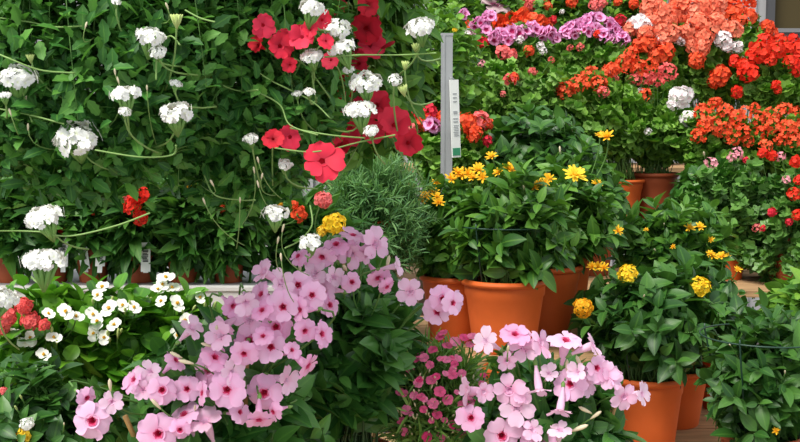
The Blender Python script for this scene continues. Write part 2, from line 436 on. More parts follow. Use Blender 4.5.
flower_set('dusky', 1, trumpet(PM['dusky'], 0.7, 0.46, 0.05, 0.14))
def throat(mat):
    mb = MB(); n = 14; th = np.linspace(0, 2 * math.pi, n, endpoint=False); V = []; U = []
    pr = [(0.01, -0.20), (0.05, -0.12), (0.09, -0.02), (0.115, 0.018)]
    for k, (r, z) in enumerate(pr):
        for j, a in enumerate(th):
            rr = r * (1 + (0.14 * math.cos(5 * a) if k == 3 else 0)); V.append([rr * math.cos(a), rr * math.sin(a), z]); U.append([0.5, k / 3])
    Q = [[k * n + j, k * n + (j + 1) % n, (k + 1) * n + (j + 1) % n, (k + 1) * n + j] for k in range(3) for j in range(n)]
    mb.add(V, Q, U); return mb.mesh('throat', mat)
THROAT = throat(PM['throat']); THROATP = throat(PM['trumpetpale'])
def bud_m(mat):
    mb = MB(); mb.tube([[0, 0, -0.5], [0, 0, -0.2], [0, 0, 0.1], [0, 0, 0.35], [0, 0, 0.5]], [0.05, 0.11, 0.14, 0.11, 0.02], 8); return mb.mesh('bud', mat)
FM['bud'] = [bud_m(BUD)]; FM['budg'] = [bud_m(BUDG)]
FM['greenhead'] = [calyx_mesh(18, BUDG)]
FM['petuniabud'] = [bud_m(PM['petunia'])]

NAMES = dict(verbena='flower_head', begonia='flower', trumpet='flower', trumpetpale='flower', petunia='flower', dusky='flower',
             dianthus='flower', daisy='flower_head', ragged='flower_head', budhead='bud_cluster', bud='bud', budg='bud', petuniabud='bud', greenhead='unopened_head')
SUBS = dict(verbena=[('calyx', CALYX_V)], begonia=[('stamens', STAMEN)], trumpet=[('throat', THROAT)], trumpetpale=[('throat', THROATP)],
            daisy=[('flower_centre', CENTRE_Y)])

def add_flower(root, key, P, direction, size, stalk=None, srad=0.0016, smat=STEM):
    me = random.choice(FM[key])
    o = link(NAMES.get(key, 'flower_head'), me, root)
    q = Vector([float(c) for c in direction]).to_track_quat('Z', 'Y') @ Quaternion((0, 0, 1), random.uniform(0, 6.28))
    o.rotation_mode = 'QUATERNION'; o.rotation_quaternion = q
    base = np.array(root.location)
    o.location = [float(c) for c in (np.array(P) - base)]
    o.scale = (size,) * 3
    for nm, sm in SUBS.get(key, []):
        link(nm, sm, o)
    if stalk is not None:
        M = Matrix.LocRotScale(Vector([float(c) for c in P]), q, Vector((size,) * 3)).inverted()
        p0 = Vector([float(c) for c in stalk]); p2 = Vector([float(c) for c in P]) - (q @ Vector((0, 0, 1))) * size * {'trumpet': 1.1, 'trumpetpale': 1.15, 'dianthus': 0.7, 'petunia': .78}.get(key, 0.05)
        p1 = p2 - (q @ Vector((0, 0, 1))) * (p2 - p0).length * 0.45
        pts = []
        for t in np.linspace(0, 1, 7):
            pts.append(M @ (p0 * (1 - t) ** 2 + p1 * (2 * t * (1 - t)) + p2 * t * t))
        mb = MB(); mb.tube([list(p) for p in pts], srad / size, 6)
        link('flower_stalk', mb.mesh('flower_stalk', smat), o)
    return o

# ---------------------------------------------------------------- plants
def bezier(p0, p1, p2, t):
    t = t[None, :, None]
    return p0[:, None] * (1 - t) ** 2 + 2 * p1[:, None] * t * (1 - t) + p2[:, None] * t * t, \
           2 * (1 - t) * (p1 - p0)[:, None] + 2 * t * (p2 - p1)[:, None]

def foliage(root, B, C, R, mat, T, size, ns=70, nn=9, per=2, mode='up', tmin=0.3, stemr=0.0022, stemmat=STEM,
            zlow=-0.5, lift=0.25, ang=0.85, upw=0.6, sj=0.25, brad=0.04, fill=0, tipbias=0.5, stemshow=1.0):
    B = np.array(B); C = np.array(C); R = np.array(R); base = np.array(root.location)
    u = norm(rng.normal(0, 1, (ns * 3, 3))); u = u[u[:, 2] > zlow][:ns]; ns = len(u)
    tips = C + R * u * (rng.uniform(tipbias, 1, (ns, 1)) ** 0.5 * rng.uniform(0.72, 1.18, (ns, 1)))
    a = rng.uniform(0, 2 * math.pi, ns); rr = brad * np.sqrt(rng.uniform(0, 1, ns))
    if mode == 'trail':
        a = np.arctan2(tips[:, 1] - B[1], tips[:, 0] - B[0]); rr = np.full(ns, brad)
    p0 = B + np.stack([rr * np.cos(a), rr * np.sin(a), np.zeros(ns)], 1)
    if mode == 'up':
        p1 = np.stack([p0[:, 0] * .65 + tips[:, 0] * .35, p0[:, 1] * .65 + tips[:, 1] * .35, p0[:, 2] + (tips[:, 2] - p0[:, 2]) * .75 + 0.02], 1)
    else:
        p1 = np.stack([p0[:, 0] * .1 + tips[:, 0] * .9, p0[:, 1] * .1 + tips[:, 1] * .9, np.maximum(p0[:, 2], tips[:, 2]) + 0.05], 1)
        p1 += rng.normal(0, 0.03, p1.shape)
    t = np.linspace(tmin, 1, nn); P, TG = bezier(p0, p1, tips, t)
    TG = norm(TG); nodes_n = ns * nn
    Pf = P.reshape(-1, 3); Tf = TG.reshape(-1, 3)
    out = norm((Pf - C) / R)
    e1 = norm(np.cross(Tf, np.array([0.2, 0.3, 0.93]))); e2 = np.cross(Tf, e1)
    az = (np.arange(nodes_n) * (math.pi / 2 if per == 2 else 2.4)) + np.repeat(rng.uniform(0, 6.28, ns), nn)
    tt = np.tile(t, ns)
    mb = MB()
    for k in range(per):
        aa = az + k * 2 * math.pi / per + rng.normal(0, 0.25, nodes_n)
        perp = np.cos(aa)[:, None] * e1 + np.sin(aa)[:, None] * e2
        Y = perp * ang + Tf * 0.45 + out * 0.2 + np.array([0, 0, lift]) + rng.normal(0, 0.15, (nodes_n, 3))
        up = np.array([0, 0, upw]) + out * 0.6 + rng.normal(0, 0.25, (nodes_n, 3))
        S = size * rng.uniform(1 - sj, 1 + sj, nodes_n) * (1 - 0.35 * (tt > 0.93))
        mb.scatter(T, Pf + perp * 0.002, frames(Y, up), S)
    if fill:   # short side shoots filling the crown
        u = norm(rng.normal(0, 1, (fill, 3))); r = rng.uniform(0.3, 1, (fill, 1)) ** 0.45
        Pp = C + R * u * r; o2 = u
        Y = norm(rng.normal(0, 1, (fill, 3))) + o2 * 0.6 + np.array([0, 0, lift])
        up = np.array([0, 0, upw]) + o2 * 0.7 + rng.normal(0, 0.3, (fill, 3))
        mb.scatter(T, Pp, frames(Y, up), size * rng.uniform(1 - sj, 1 + sj, fill))
    mb.V = [v - base for v in mb.V]
    link('foliage', mb.mesh('foliage', mat), root)
    sb = MB(); ts = np.linspace(0, 1, 9); S, _ = bezier(p0, p1, tips, ts)
    for i in range(int(ns * stemshow)):
        sb.tube(S[i] - base, np.linspace(stemr, stemr * 0.5, 9), 4)
    link('stems', sb.mesh('stems', stemmat), root)
    return tips

def make_pot(root, R, H, mat=TERRA, soil=True):
    mb = MB()
    mb.lathe([(0.003, 0.0), (R * .70, 0.0), (R * .72, H * .02), (R * .80, H * .40), (R * .88, H * .74), (R * .915, H * .78), (R * .93, H * .92), (R * .93, H * .97),
              (R * .86, H * .97), (R * .82, H * .7), (0.003, H * .66)], 44)
    p = link('pot', mb.mesh('pot', mat), root)
    rm = MB(); pr = []
    for k in range(13):
        a = k / 12 * 2 * math.pi; pr.append((R * .95 + R * .07 * math.cos(a), H * .955 + H * .045 * math.sin(a)))
    rm.lathe(pr, 44); link('rim', rm.mesh('rim', mat), p)
    if soil:
        sb = MB(); sb.lathe([(0.003, H * .86), (R * .5, H * .855), (R * .85, H * .84), (R * .85, H * .8)], 30)
        link('soil', sb.mesh('soil', SOIL), root)

STYLE = dict(
    bush=dict(mat=LM['bush'], T=T_OV, size=0.062, ns=75, nn=9, per=2),
    bushdark=dict(mat=LM['bushdark'], T=T_OV2, size=0.062, ns=75, nn=9, per=2),
    geran=dict(mat=LM['geran'], T=T_GER, size=0.06, ns=90, nn=6, per=2, upw=1.0, ang=0.7, tmin=0.45),
    ivy=dict(mat=LM['ivy'], T=T_IVY, size=0.05, ns=100, nn=8, per=2, upw=0.7, ang=0.8, tmin=0.35),
    shrub=dict(mat=LM['shrub'], T=T_OV2, size=0.06, ns=100, nn=9, per=2),
    bedding=dict(mat=LM['bedding'], T=T_LANCE, size=0.08, ns=50, nn=7, per=2, lift=0.05, zlow=-0.9),
    begonia=dict(mat=LM['begonia'], T=T_ROUND, size=0.05, ns=60, nn=6, per=2, upw=0.9),
    trumpet=dict(mat=LM['trumpet'], T=T_OV, size=0.068, ns=70, nn=9, per=2, stemr=0.002, stemmat=STEMD),
    dianthus=dict(mat=LM['dianthus'], T=T_GRASS, size=0.05, ns=220, nn=7, per=2, ang=0.5, stemr=0.0012),
    rosemary=dict(mat=LM['rosemary'], T=T_NEEDLE, size=0.032, ns=230, nn=22, per=2, ang=0.7, stemr=0.0012, tmin=0.2),
)

def plant(name, label, cat, style, px, py, d, rx, ry, shelf, flowers=(), pot=(0.085, 0.14), potmat=TERRA, group=None, rd=None,
          potpx=None, potd=None, df=None, stalks=True, up=0.5, cam_w=0.55, over=None, jit=0.3, cage=None, stakes=()):
    """flowers: list of (key, px, py, size_px[, dir]) ; d = depth of crown centre ; shelf = height the pot stands at"""
    C = at(px, py, d); rxm = pw(rx, d); rzm = pw(ry, d); rdm = rd if rd else rxm * 0.9
    bx = at(potpx if potpx is not None else px, py, potd or d)
    B = np.array([bx[0], potd or d, shelf])
    root = thing(name, B, label, cat, group)
    make_pot(root, pot[0], pot[1], potmat)
    st = dict(STYLE[style]); st.update(over or {})
    foliage(root, B + np.array([0, 0, pot[1] * 0.85]), C, (rxm, rdm, rzm), brad=pot[0] * 0.7, **st)
    for f in flowers:
        key, fx, fy, fs = f[:4]
        # depth on the crown's front surface
        u = (fx - px) / max(rx, 1); w = (fy - py) / max(ry, 1); s = min(0.98, u * u + w * w)
        fd = d - rdm * math.sqrt(1 - s) * 0.95 - 0.01 if df is None else df + rng.uniform(-0.02, 0.02)
        if len(f) > 5: fd = f[5]
        P = at(fx, fy, fd)
        if len(f) > 4 and f[4] is not None: dv = np.array(f[4], float)
        else:
            tocam = norm(np.array([0, 0, CAMZ]) - P)
            dv = tocam * cam_w + np.array([0, 0, up]) + rng.normal(0, jit * 0.5, 3) + norm(P - C) * 0.25
        anchor = C * 0.55 + P * 0.45 if stalks else None
        if anchor is not None: anchor = anchor + np.array([0, 0.02, -0.02])
        add_flower(root, key, P, norm(dv), pw(fs, fd), anchor, min(0.0022, 0.0009 + pw(fs, fd) * 0.02))
    if cage:   # (height above pot base, radius)
        h, r = cage; base = np.array(root.location)
        th = np.linspace(0, 2 * math.pi, 36, endpoint=False)
        mb = MB(); mb.tube(np.stack([r * np.cos(th), r * np.sin(th), np.full(36, h)], 1), 0.0022, 6, closed=True)
        ring = link('support_ring', mb.mesh('support_ring', WIRE), root)
        for k in range(4):
            a = 0.9 + k * math.pi / 2; mb = MB(); rb = pot[0] * 0.82
            mb.tube([[rb * math.cos(a), rb * math.sin(a), pot[1] * 0.7], [r * math.cos(a), r * math.sin(a), h], [r * math.cos(a), r * math.sin(a), h + 0.012]], 0.0022, 6)
            link('support_leg', mb.mesh('support_leg', WIRE), ring)
    for sx, sy0, sy1, sd in stakes:
        base = np.array(root.location); p1 = at(sx, sy0, sd) - base; 
        p0 = np.array([p1[0] * 0.5, p1[1] * 0.5, pot[1] * 0.5])
        mb = MB(); n = 9; pts = [p0 + (p1 - p0) * t for t in np.linspace(0, 1, n)]
        mb.tube(pts, [0.0042 + (0.0008 if i % 3 == 0 else 0) for i in range(n)], 8)
        link('bamboo_stake', mb.mesh('bamboo_stake', BAMBOO), root)
    return root
#PART2

# ---------------------------------------------------------------- the setting
mb = MB(); mb.box((0, 4.0, -0.05), (6, 4.6, 0.05)); 
structure('floor', mb.mesh('floor', solid('concrete', (0.11, 0.10, 0.095), 0.85, 0, 0.15, 4, 0.3, 0.2), False))
WALLM = solid('grey_boarding', (0.34, 0.34, 0.35), 0.6, 0, 0.08, 5, 0.3)
mb = MB(); WX0, WX1, WZ0, WZ1 = 2.60, 4.30, 2.115, 3.35
def wallbox(x0, x1, z0, z1, y=8.05, t=0.05): mb.box(((x0 + x1) / 2, y, (z0 + z1) / 2), ((x1 - x0) / 2, t, (z1 - z0) / 2))
wallbox(-6, WX0, 0, 4); wallbox(WX1, 6, 0, 4); wallbox(WX0, WX1, 0, WZ0); wallbox(WX0, WX1, WZ1, 4)
x = -5.9
while x < 5.9:
    if not (WX0 - 0.1 < x < WX1 + 0.1): wallbox(x, x + 0.055, 0.1, 4, 7.99, 0.015)
    x += 0.09
structure('wall_back', mb.mesh('wall_back', WALLM, False))
win = thing('window_1', ((WX0 + WX1) / 2, 8.0, WZ0), 'x', 'window'); del win['label']; del win['category']; win['kind'] = 'structure'
FR = solid('window_frame_grey', (0.30, 0.30, 0.31), 0.5); FRD = solid('dark_window_frame', (0.05, 0.05, 0.055), 0.5)
bw = (WX1 - WX0) / 2; bh = WZ1 - WZ0
mb = MB(); mb.box((-bw + 0.025, 0, bh / 2), (0.025, 0.05, bh / 2)); mb.box((bw - 0.025, 0, bh / 2), (0.025, 0.05, bh / 2)); mb.box((0, 0, bh - 0.025), (bw, 0.05, 0.025))
link('window_frame', mb.mesh('window_frame', FRD, False), win)
mb = MB(); mb.box((0, -0.02, 0.014), (bw + 0.03, 0.06, 0.014)); link('window_sill', mb.mesh('window_sill', solid('sill_grey', (0.16, 0.16, 0.17), 0.5), False), win)
mb = MB(); mb.box((0, 0.03, bh / 2), (bw - 0.05, 0.006, bh / 2 - 0.02)); link('window_pane', mb.mesh('window_pane', solid('tinted_glass', (0.060, 0.045, 0.018), 0.55, spec=0.15), False), win)
mb = MB(); mb.box((0, 7.92, 2.02), (1.0, 0.03, 0.07)); structure('recess_band_1', mb.mesh('recess_band_1', solid('recess_shade', (0.03, 0.035, 0.032), 0.7), False), (3.75, 0, 0))  # dark band: shade of the recess below the window put into its colour

def shelf(name, label, x0, x1, y0, y1, z, mat=WOOD, planks=3, th=0.022, group=None):
    t = thing(name, ((x0 + x1) / 2, (y0 + y1) / 2, 0), label, 'shelf', group)
    w = (y1 - y0) / planks
    for k in range(planks):
        mb = MB(); mb.box((0, y0 + w * (k + 0.5) - (y0 + y1) / 2, z - th / 2), ((x1 - x0) / 2, w / 2 - 0.004, th / 2)); link('plank', mb.mesh('plank', mat, False), t)
    for sx in (-1, 1):
        for sy in (-1, 1):
            mb = MB(); mb.box((sx * ((x1 - x0) / 2 - 0.05), sy * ((y1 - y0) / 2 - 0.05), (z - th) / 2), (0.022, 0.022, (z - th) / 2)); link('leg', mb.mesh('leg', mat, False), t)
    return t
Z_FRONT, Z_MID, Z_LOW, Z_R1, Z_R2, Z_R3, Z_R4, Z_BACK = 0.75, 0.87, 0.58, 0.92, 1.08, 1.28, 1.42, 1.0
shelf('plank_bench', 'low wooden bench carrying the pink trumpet flowers, begonias and dianthus in front', -1.15, 0.54, 1.30, 2.62, Z_FRONT, planks=8)
shelf('plank_shelf', 'wooden shelf under the terracotta pots of yellow flowers in the centre', -0.06, 0.54, 2.87, 3.55, Z_MID, planks=4)
shelf('plank_shelf', 'low wooden shelf under the two terracotta pots at lower right', 0.56, 1.75, 2.45, 3.66, Z_LOW, planks=6)
shelf('plank_shelf', 'wooden shelf whose pale end shows behind the right-hand yellow flowers', 0.60, 2.2, 3.74, 4.40, Z_R1, planks=4)
WOODB = solid('dark_plank_wood', (0.16, 0.11, 0.07), 0.8, 0, 0.3, 6, 0.2, 0.3, (1, 14, 14))  # plank wood in a darker tone, used on two rear shelves
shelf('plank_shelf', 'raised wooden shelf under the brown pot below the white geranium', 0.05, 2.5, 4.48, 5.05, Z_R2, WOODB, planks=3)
shelf('plank_shelf', 'higher wooden shelf carrying the pink and salmon geraniums', 0.0, 2.8, 5.12, 5.72, Z_R3, planks=3)
shelf('plank_shelf', 'rearmost wooden shelf carrying the green plants along the top edge', -0.1, 3.2, 5.85, 6.6, Z_R4, planks=3)
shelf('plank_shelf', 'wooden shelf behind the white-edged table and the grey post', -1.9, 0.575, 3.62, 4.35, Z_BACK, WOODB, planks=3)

# white-edged display table
TX0, TX1, TY0, TY1, TZ = -1.45, -0.10, 2.60, 3.45, 1.10
t = thing('display_table', ((TX0 + TX1) / 2, (TY0 + TY1) / 2, 0), 'white metal display table with raised edge carrying small pots', 'table')
cx, cy = (TX0 + TX1) / 2, (TY0 + TY1) / 2; hx, hy = (TX1 - TX0) / 2, (TY1 - TY0) / 2
mb = MB(); mb.box((0, 0, TZ - 0.01), (hx, hy, 0.01)); link('table_top', mb.mesh('table_top', STEEL, False), t)
for nm, c, h in (('edge_rail', (0, -hy, TZ - 0.018), (hx, 0.014, 0.022)), ('edge_rail', (0, hy, TZ - 0.018), (hx, 0.014, 0.022))):
    mb = MB(); mb.box(c, h); mb.box((0, c[1], c[2] + h[2]), (hx, 0.018, 0.004)); link(nm, mb.mesh(nm, WHITEM, False), t)
mb = MB(); mb.box((0, -hy + 0.02, TZ - 0.075), (hx, 0.006, 0.035)); link('lower_panel', mb.mesh('lower_panel', BROWNS, False), t)
for i in range(7):
    mb = MB(); mb.box((-hx + 0.1 + i * (2 * hx - 0.2) / 6, -hy + 0.008, TZ - 0.075), (0.008, 0.006, 0.037)); link('bracket', mb.mesh('bracket', WHITEM, False), t)
for sx in (-1, 1):
    for sy in (-1, 1):
        mb = MB(); mb.box((sx * (hx - 0.04), sy * (hy - 0.04), (TZ - 0.02) / 2), (0.02, 0.02, (TZ - 0.02) / 2)); link('leg', mb.mesh('leg', WHITEM, False), t)

# grey post and its sign
pd = 3.58; pxy = at(446.5, 120, pd); ptop = at(446, 36, pd)[2]
t = thing('metal_post', (pxy[0], pd, 0), 'slim grey metal post standing left of the yellow flowers', 'post')
pwid = pw(5.6, pd)
mb = MB(); mb.box((0, 0, ptop / 2), (pwid, pwid, ptop / 2)); mb.box((-pwid * 0.55, -pwid - 0.001, ptop / 2), (pwid * .2, 0.0015, ptop / 2)); link('shaft', mb.mesh('shaft', STEEL, False), t)
mb = MB(); mb.box((0, 0, ptop + 0.004), (pwid * 1.1, pwid * 1.1, 0.004)); link('cap', mb.mesh('cap', STEEL, False), t)
mb = MB(); mb.box((0, 0, 0.004), (0.06, 0.06, 0.004)); link('foot_plate', mb.mesh('foot_plate', STEEL, False), t)
s0 = at(451, 80, pd); s1 = at(451, 157, pd); sh = (s0[2] - s1[2]) / 2
t = thing('plant_sign', (pxy[0] + pwid + 0.013, pd - pwid - 0.008, s1[2]), 'narrow white sign with green foot hanging on the grey post', 'sign')
t.rotation_euler = (0, math.radians(-2.5), math.radians(28))
mb = MB(); mb.box((0, 0, sh), (0.016, 0.0016, sh)); link('card', mb.mesh('card', CARD, False), t)
mb = MB(); mb.box((0, -0.0022, 0.018), (0.0135, 0.0006, 0.012)); link('printed_band', mb.mesh('printed_band', GREENINK, False), t)
mb = MB()
for a, b, w in ((0.58, 0.03, 0.007), (0.50, 0.012, 0.009), (0.46, 0.012, 0.008)): mb.box((0, -0.0022, 2 * sh * a), (w, 0.0006, b * sh * 1.3))
for k in range(7): mb.box((0.002 - 0.001 * (k % 3), -0.0022, 2 * sh * (0.28 + k * 0.022)), (0.009 - 0.001 * (k % 2), 0.0006, 0.0012))
for k in range(3): mb.box((0, -0.0022, 2 * sh * (0.72 + k * 0.05)), (0.007, 0.0006, 0.002))
link('printed_text', mb.mesh('printed_text', PRINT, False), t)
mb = MB(); mb.tube([[-0.012, 0.004, 2 * sh + 0.008], [0, 0.001, 2 * sh + 0.004], [0.004, 0, 2 * sh - 0.006]], 0.0012, 6); link('hook', mb.mesh('hook', STEEL), t)

# ---------------------------------------------------------------- hanging baskets
RAILZ = 2.35
t = thing('hanging_rail', (0.05, 1.72, 0), 'grey metal rail on tall posts from which the flower baskets hang', 'rail')
mb = MB(); mb.box((0, 0, RAILZ + 0.02), (1.35, 0.02, 0.02)); link('beam', mb.mesh('beam', STEEL, False), t)
mb = MB(); mb.box((0, 0.30, RAILZ + 0.02), (1.35, 0.02, 0.02)); link('beam', mb.mesh('beam', STEEL, False), t)
for sx in (-1, 1):
    for yy in (0, 0.3):
        mb = MB(); mb.box((sx * 1.33, yy, RAILZ / 2), (0.02, 0.02, RAILZ / 2)); link('post', mb.mesh('post', STEEL, False), t)

def basket(label, px, d, C, R, bz, br, style, flowers, df, runners=(), rail_y=1.72):
    X = at(px, 100, d)[0]
    root = thing('hanging_basket', (X, d, bz), label, 'hanging basket')
    mb = MB(); H = 0.13
    mb.lathe([(0.003, 0), (br * .6, 0), (br * .8, H * .35), (br * .97, H), (br * 1.04, H), (br * 1.04, H * 1.06), (br * .95, H * 1.06), (br * .9, H * .9), (0.003, H * .9)], 36)
    link('basket', mb.mesh('basket', BASKET), root)
    top = np.array([0, rail_y - d, RAILZ - bz])
    for k in range(3):
        a = k * 2.094 + 0.4; mb = MB()
        mb.tube([[br * math.cos(a), br * math.sin(a), H], [br * .45 * math.cos(a) + top[0] * .5, br * .45 * math.sin(a) + top[1] * .5, (H + top[2]) * .55], list(top)], 0.0013, 6)
        link('hanger_wire', mb.mesh('hanger_wire', STEEL), root)
    st = dict(style); foliage(root, (X, d, bz + H), C, R, mode='trail', brad=br * .95, **st)
    for f in flowers:
        fd = f[5] if len(f) > 5 else df + rng.uniform(-0.03, 0.03)
        P = at(f[1], f[2], fd)
        tocam = norm(np.array([0, 0, CAMZ]) - P)
        dv = np.array(f[4], float) if len(f) > 4 and f[4] is not None else tocam * 0.42 + np.array([0, 0, 0.95]) + rng.normal(0, 0.2, 3)
        a = P + np.array([rng.uniform(-0.05, 0.05), 0.07, rng.uniform(-0.09, 0.0)])
        add_flower(root, f[0], P, norm(dv), pw(f[3], fd), a, 0.0007 if f[0] == 'bud' else 0.0012, STEMP)
    for rn in runners:
        pts = [at(a, b, rng.uniform(df - 0.02, df + 0.03)) for a, b in rn]
        q = np.array(pts); k = len(q); tt = np.linspace(0, k - 1, 22); out = []
        for v in tt:   # Catmull-Rom
            i = min(int(v), k - 2); f = v - i
            p = [q[max(i - 1, 0)], q[i], q[i + 1], q[min(i + 2, k - 1)]]
            out.append(0.5 * ((2 * p[1]) + (-p[0] + p[2]) * f + (2 * p[0] - 5 * p[1] + 4 * p[2] - p[3]) * f * f + (-p[0] + 3 * p[1] - 3 * p[2] + p[3]) * f ** 3))
        mb = MB(); mb.tube(np.array(out) - np.array(root.location), 0.0011, 6); link('trailing_stem', mb.mesh('trailing_stem', STEMP), root)
    return root

VS = dict(mat=LM['verbena'], T=T_VERB, size=0.026, ns=200, nn=16, per=2, tmin=0.15, stemr=0.0011, stemmat=STEM, lift=0.75, upw=0.9, stemshow=0.5, fill=5200, tipbias=0.55, zlow=-1)
PS = dict(mat=LM['petunia'], T=T_OV2, size=0.042, ns=90, nn=14, per=2, tmin=0.15, stemr=0.0016, lift=0.1, fill=900, zlow=-1)
W = 'verbena'
c1 = at(80, 72, 1.52); c2 = at(238, 80, 1.66); c3 = at(352, 60, 1.95)
basket('hanging basket of white verbena trailing at the left edge', 85, 1.52, c1, (0.205, 0.15, 0.175), 1.74, 0.11, VS,
    [(W, 18, 78, 44), (W, 77, 139, 52, (0.05, -0.62, 0.75)), (W, 150, 38, 36), (W, 158, 52, 20), (W, 125, 95, 35), (W, 176, 114, 40), (W, 45, 218, 44), (W, 43, 262, 50), (W, 2, 299, 38),
     (W, 125, 112, 15), (W, 4, 96, 16), (W, 176, 84, 15), ('greenhead', 30, 55, 14, (0, -.3, 1)), ('bud', 10, 112, 8), ('bud', 115, 72, 8), ('bud', 118, 80, 8), ('bud', 147, 88, 7), ('bud', 28, 127, 8), ('bud', 86, 25, 7), ('bud', 26, 96, 8),
     ('greenhead', 176, 15, 22, (0, -.2, 1)), ('bud', 167, 6, 8), (W, 116, 2, 12)], 1.365,
    [((-10, 50), (8, 58), (40, 70), (75, 73)), ((-5, 108), (30, 115), (64, 124)), ((0, 18), (30, 22), (55, 27), (82, 26)), ((180, 45), (170, 36), (158, 50), (156, 80)), ((185, 10), (200, 18), (215, 22)),
     ((-5, 231), (20, 231), (45, 232)), ((40, 232), (70, 236), (115, 226), (150, 213)), ((95, 150), (140, 157), (172, 155), (176, 145)), ((22, 90), (28, 110), (32, 122))])
basket('hanging basket of white verbena trailing in front of the red petunias', 262, 1.66, c2, (0.165, 0.15, 0.20), 1.76, 0.105, VS,
    [(W, 312, 9, 34), (W, 337, 29, 32), (W, 343, 49, 34), (W, 312, 57, 26), (W, 366, 83, 38), (W, 360, 111, 38), (W, 371, 131, 18), (W, 251, 139, 18), (W, 297, 94, 12), (W, 309, 92, 14),
     (W, 275, 214, 32), (W, 310, 242, 26), (W, 285, 165, 18), (W, 420, 28, 34), (W, 349, 70, 14), (W, 395, 80, 16), ('bud', 212, 183, 9), ('bud', 204, 201, 8), ('bud', 240, 200, 7), ('bud', 258, 160, 8), ('bud', 254, 170, 8), ('bud', 262, 176, 8), ('bud', 258, 184, 8),
     ('bud', 283, 228, 9), ('bud', 278, 240, 9), ('bud', 281, 257, 9), ('greenhead', 405, 62, 14), ('greenhead', 416, 45, 14), ('greenhead', 402, 86, 18)], 1.51,
    [((200, 73), (222, 85), (240, 91), (258, 90)), ((245, 62), (270, 80), (310, 100), (330, 118)), ((325, 57), (360, 55), (400, 55), (436, 53)), ((290, 128), (330, 135), (365, 138)), ((330, 150), (360, 142), (395, 135)),
     ((275, 148), (310, 152), (335, 148)), ((204, 175), (215, 195), (240, 200), (255, 200)), ((310, 205), (312, 225), (300, 240), (285, 248)), ((196, 100), (208, 103), (218, 107)), ((258, 92), (280, 105), (290, 125), (318, 135))])
R_ = 'petunia'; toc = (0.0, -0.9, 0.15)
pet = [(263, 25, 26), (258, 45, 20), (280, 46, 30), (302, 37, 28), (283, 38, 20), (322, 20, 22), (337, 4, 30), (368, 5, 22), (366, 28, 34), (370, 45, 30), (358, 64, 32), (341, 82, 40), (331, 60, 20), (326, 41, 18), (377, 105, 32), (394, 125, 36), (349, 127, 40),
       (334, 134, 24), (290, 137, 28), (273, 139, 22), (322, 161, 44), (339, 147, 26), (408, 143, 30), (360, 95, 26), (374, 130, 26), (310, 30, 18), (290, 65, 16)]
fl = [(R_, a, b, s * 0.88, norm(np.array([rng.uniform(-0.6, 0.6), -0.8, rng.uniform(-0.4, 0.5)])), rng.uniform(1.48, 1.55) if a < 332 else rng.uniform(1.74, 1.82)) for a, b, s in pet]
fl += [('petuniabud', 388, 45, 16, (0.8, -0.2, 0.4)), ('petuniabud', 322, 117, 18, (0.2, -0.3, -0.8)), ('petuniabud', 378, 14, 14, (0, 0, 1))]
basket('hanging basket of large red petunias behind the white verbena', 352, 1.95, c3, (0.13, 0.15, 0.165), 1.84, 0.105, PS, fl, 1.80)

# ---------------------------------------------------------------- small pots on the white-edged table
SPT = (0.046, 0.085)
G = 'small pots on the white table'
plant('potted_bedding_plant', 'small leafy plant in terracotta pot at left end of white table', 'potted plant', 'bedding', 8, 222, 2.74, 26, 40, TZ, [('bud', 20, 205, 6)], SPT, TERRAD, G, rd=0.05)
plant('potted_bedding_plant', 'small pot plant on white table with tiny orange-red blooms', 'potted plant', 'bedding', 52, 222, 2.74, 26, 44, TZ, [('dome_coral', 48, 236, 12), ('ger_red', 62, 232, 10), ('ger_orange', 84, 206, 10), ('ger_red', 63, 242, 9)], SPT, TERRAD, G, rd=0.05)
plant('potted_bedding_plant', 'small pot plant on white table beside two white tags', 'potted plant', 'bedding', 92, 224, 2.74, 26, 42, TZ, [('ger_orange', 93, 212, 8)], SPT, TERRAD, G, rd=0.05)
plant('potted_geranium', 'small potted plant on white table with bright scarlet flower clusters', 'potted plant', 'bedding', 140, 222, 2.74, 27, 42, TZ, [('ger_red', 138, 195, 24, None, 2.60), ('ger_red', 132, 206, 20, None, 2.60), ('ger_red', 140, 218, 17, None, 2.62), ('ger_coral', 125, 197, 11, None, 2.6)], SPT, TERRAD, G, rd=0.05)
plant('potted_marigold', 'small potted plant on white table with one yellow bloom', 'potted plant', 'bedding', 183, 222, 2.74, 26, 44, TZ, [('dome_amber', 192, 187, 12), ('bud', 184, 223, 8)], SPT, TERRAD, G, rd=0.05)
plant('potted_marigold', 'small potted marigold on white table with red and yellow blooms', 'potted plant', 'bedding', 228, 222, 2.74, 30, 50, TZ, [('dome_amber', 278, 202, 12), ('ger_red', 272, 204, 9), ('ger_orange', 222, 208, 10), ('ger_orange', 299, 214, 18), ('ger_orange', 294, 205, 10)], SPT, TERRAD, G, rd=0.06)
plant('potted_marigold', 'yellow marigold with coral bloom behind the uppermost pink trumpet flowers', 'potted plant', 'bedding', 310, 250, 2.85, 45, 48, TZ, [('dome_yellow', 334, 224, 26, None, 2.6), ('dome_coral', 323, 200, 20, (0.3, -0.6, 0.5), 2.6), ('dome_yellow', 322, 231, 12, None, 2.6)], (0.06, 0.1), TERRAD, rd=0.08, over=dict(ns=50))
for i, (px, d, lab) in enumerate(((20, 3.95, 'tall dark green shrub behind the left end of white table'), (130, 3.98, 'tall dark green shrub behind the scarlet potted flowers'), (235, 3.92, 'tall dark green shrub behind the right-hand verbena basket'))):
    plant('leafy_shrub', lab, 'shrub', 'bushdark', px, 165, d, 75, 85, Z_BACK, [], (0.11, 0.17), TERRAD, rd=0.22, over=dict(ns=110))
plant('leafy_shrub', 'bright green shrub behind the red petunias, left of the grey post', 'shrub', 'shrub', 350, 95, 4.0, 85, 90, Z_BACK, [('ger_crimson', 300, 40, 12)], (0.11, 0.17), TERRAD, rd=0.2, over=dict(ns=150))
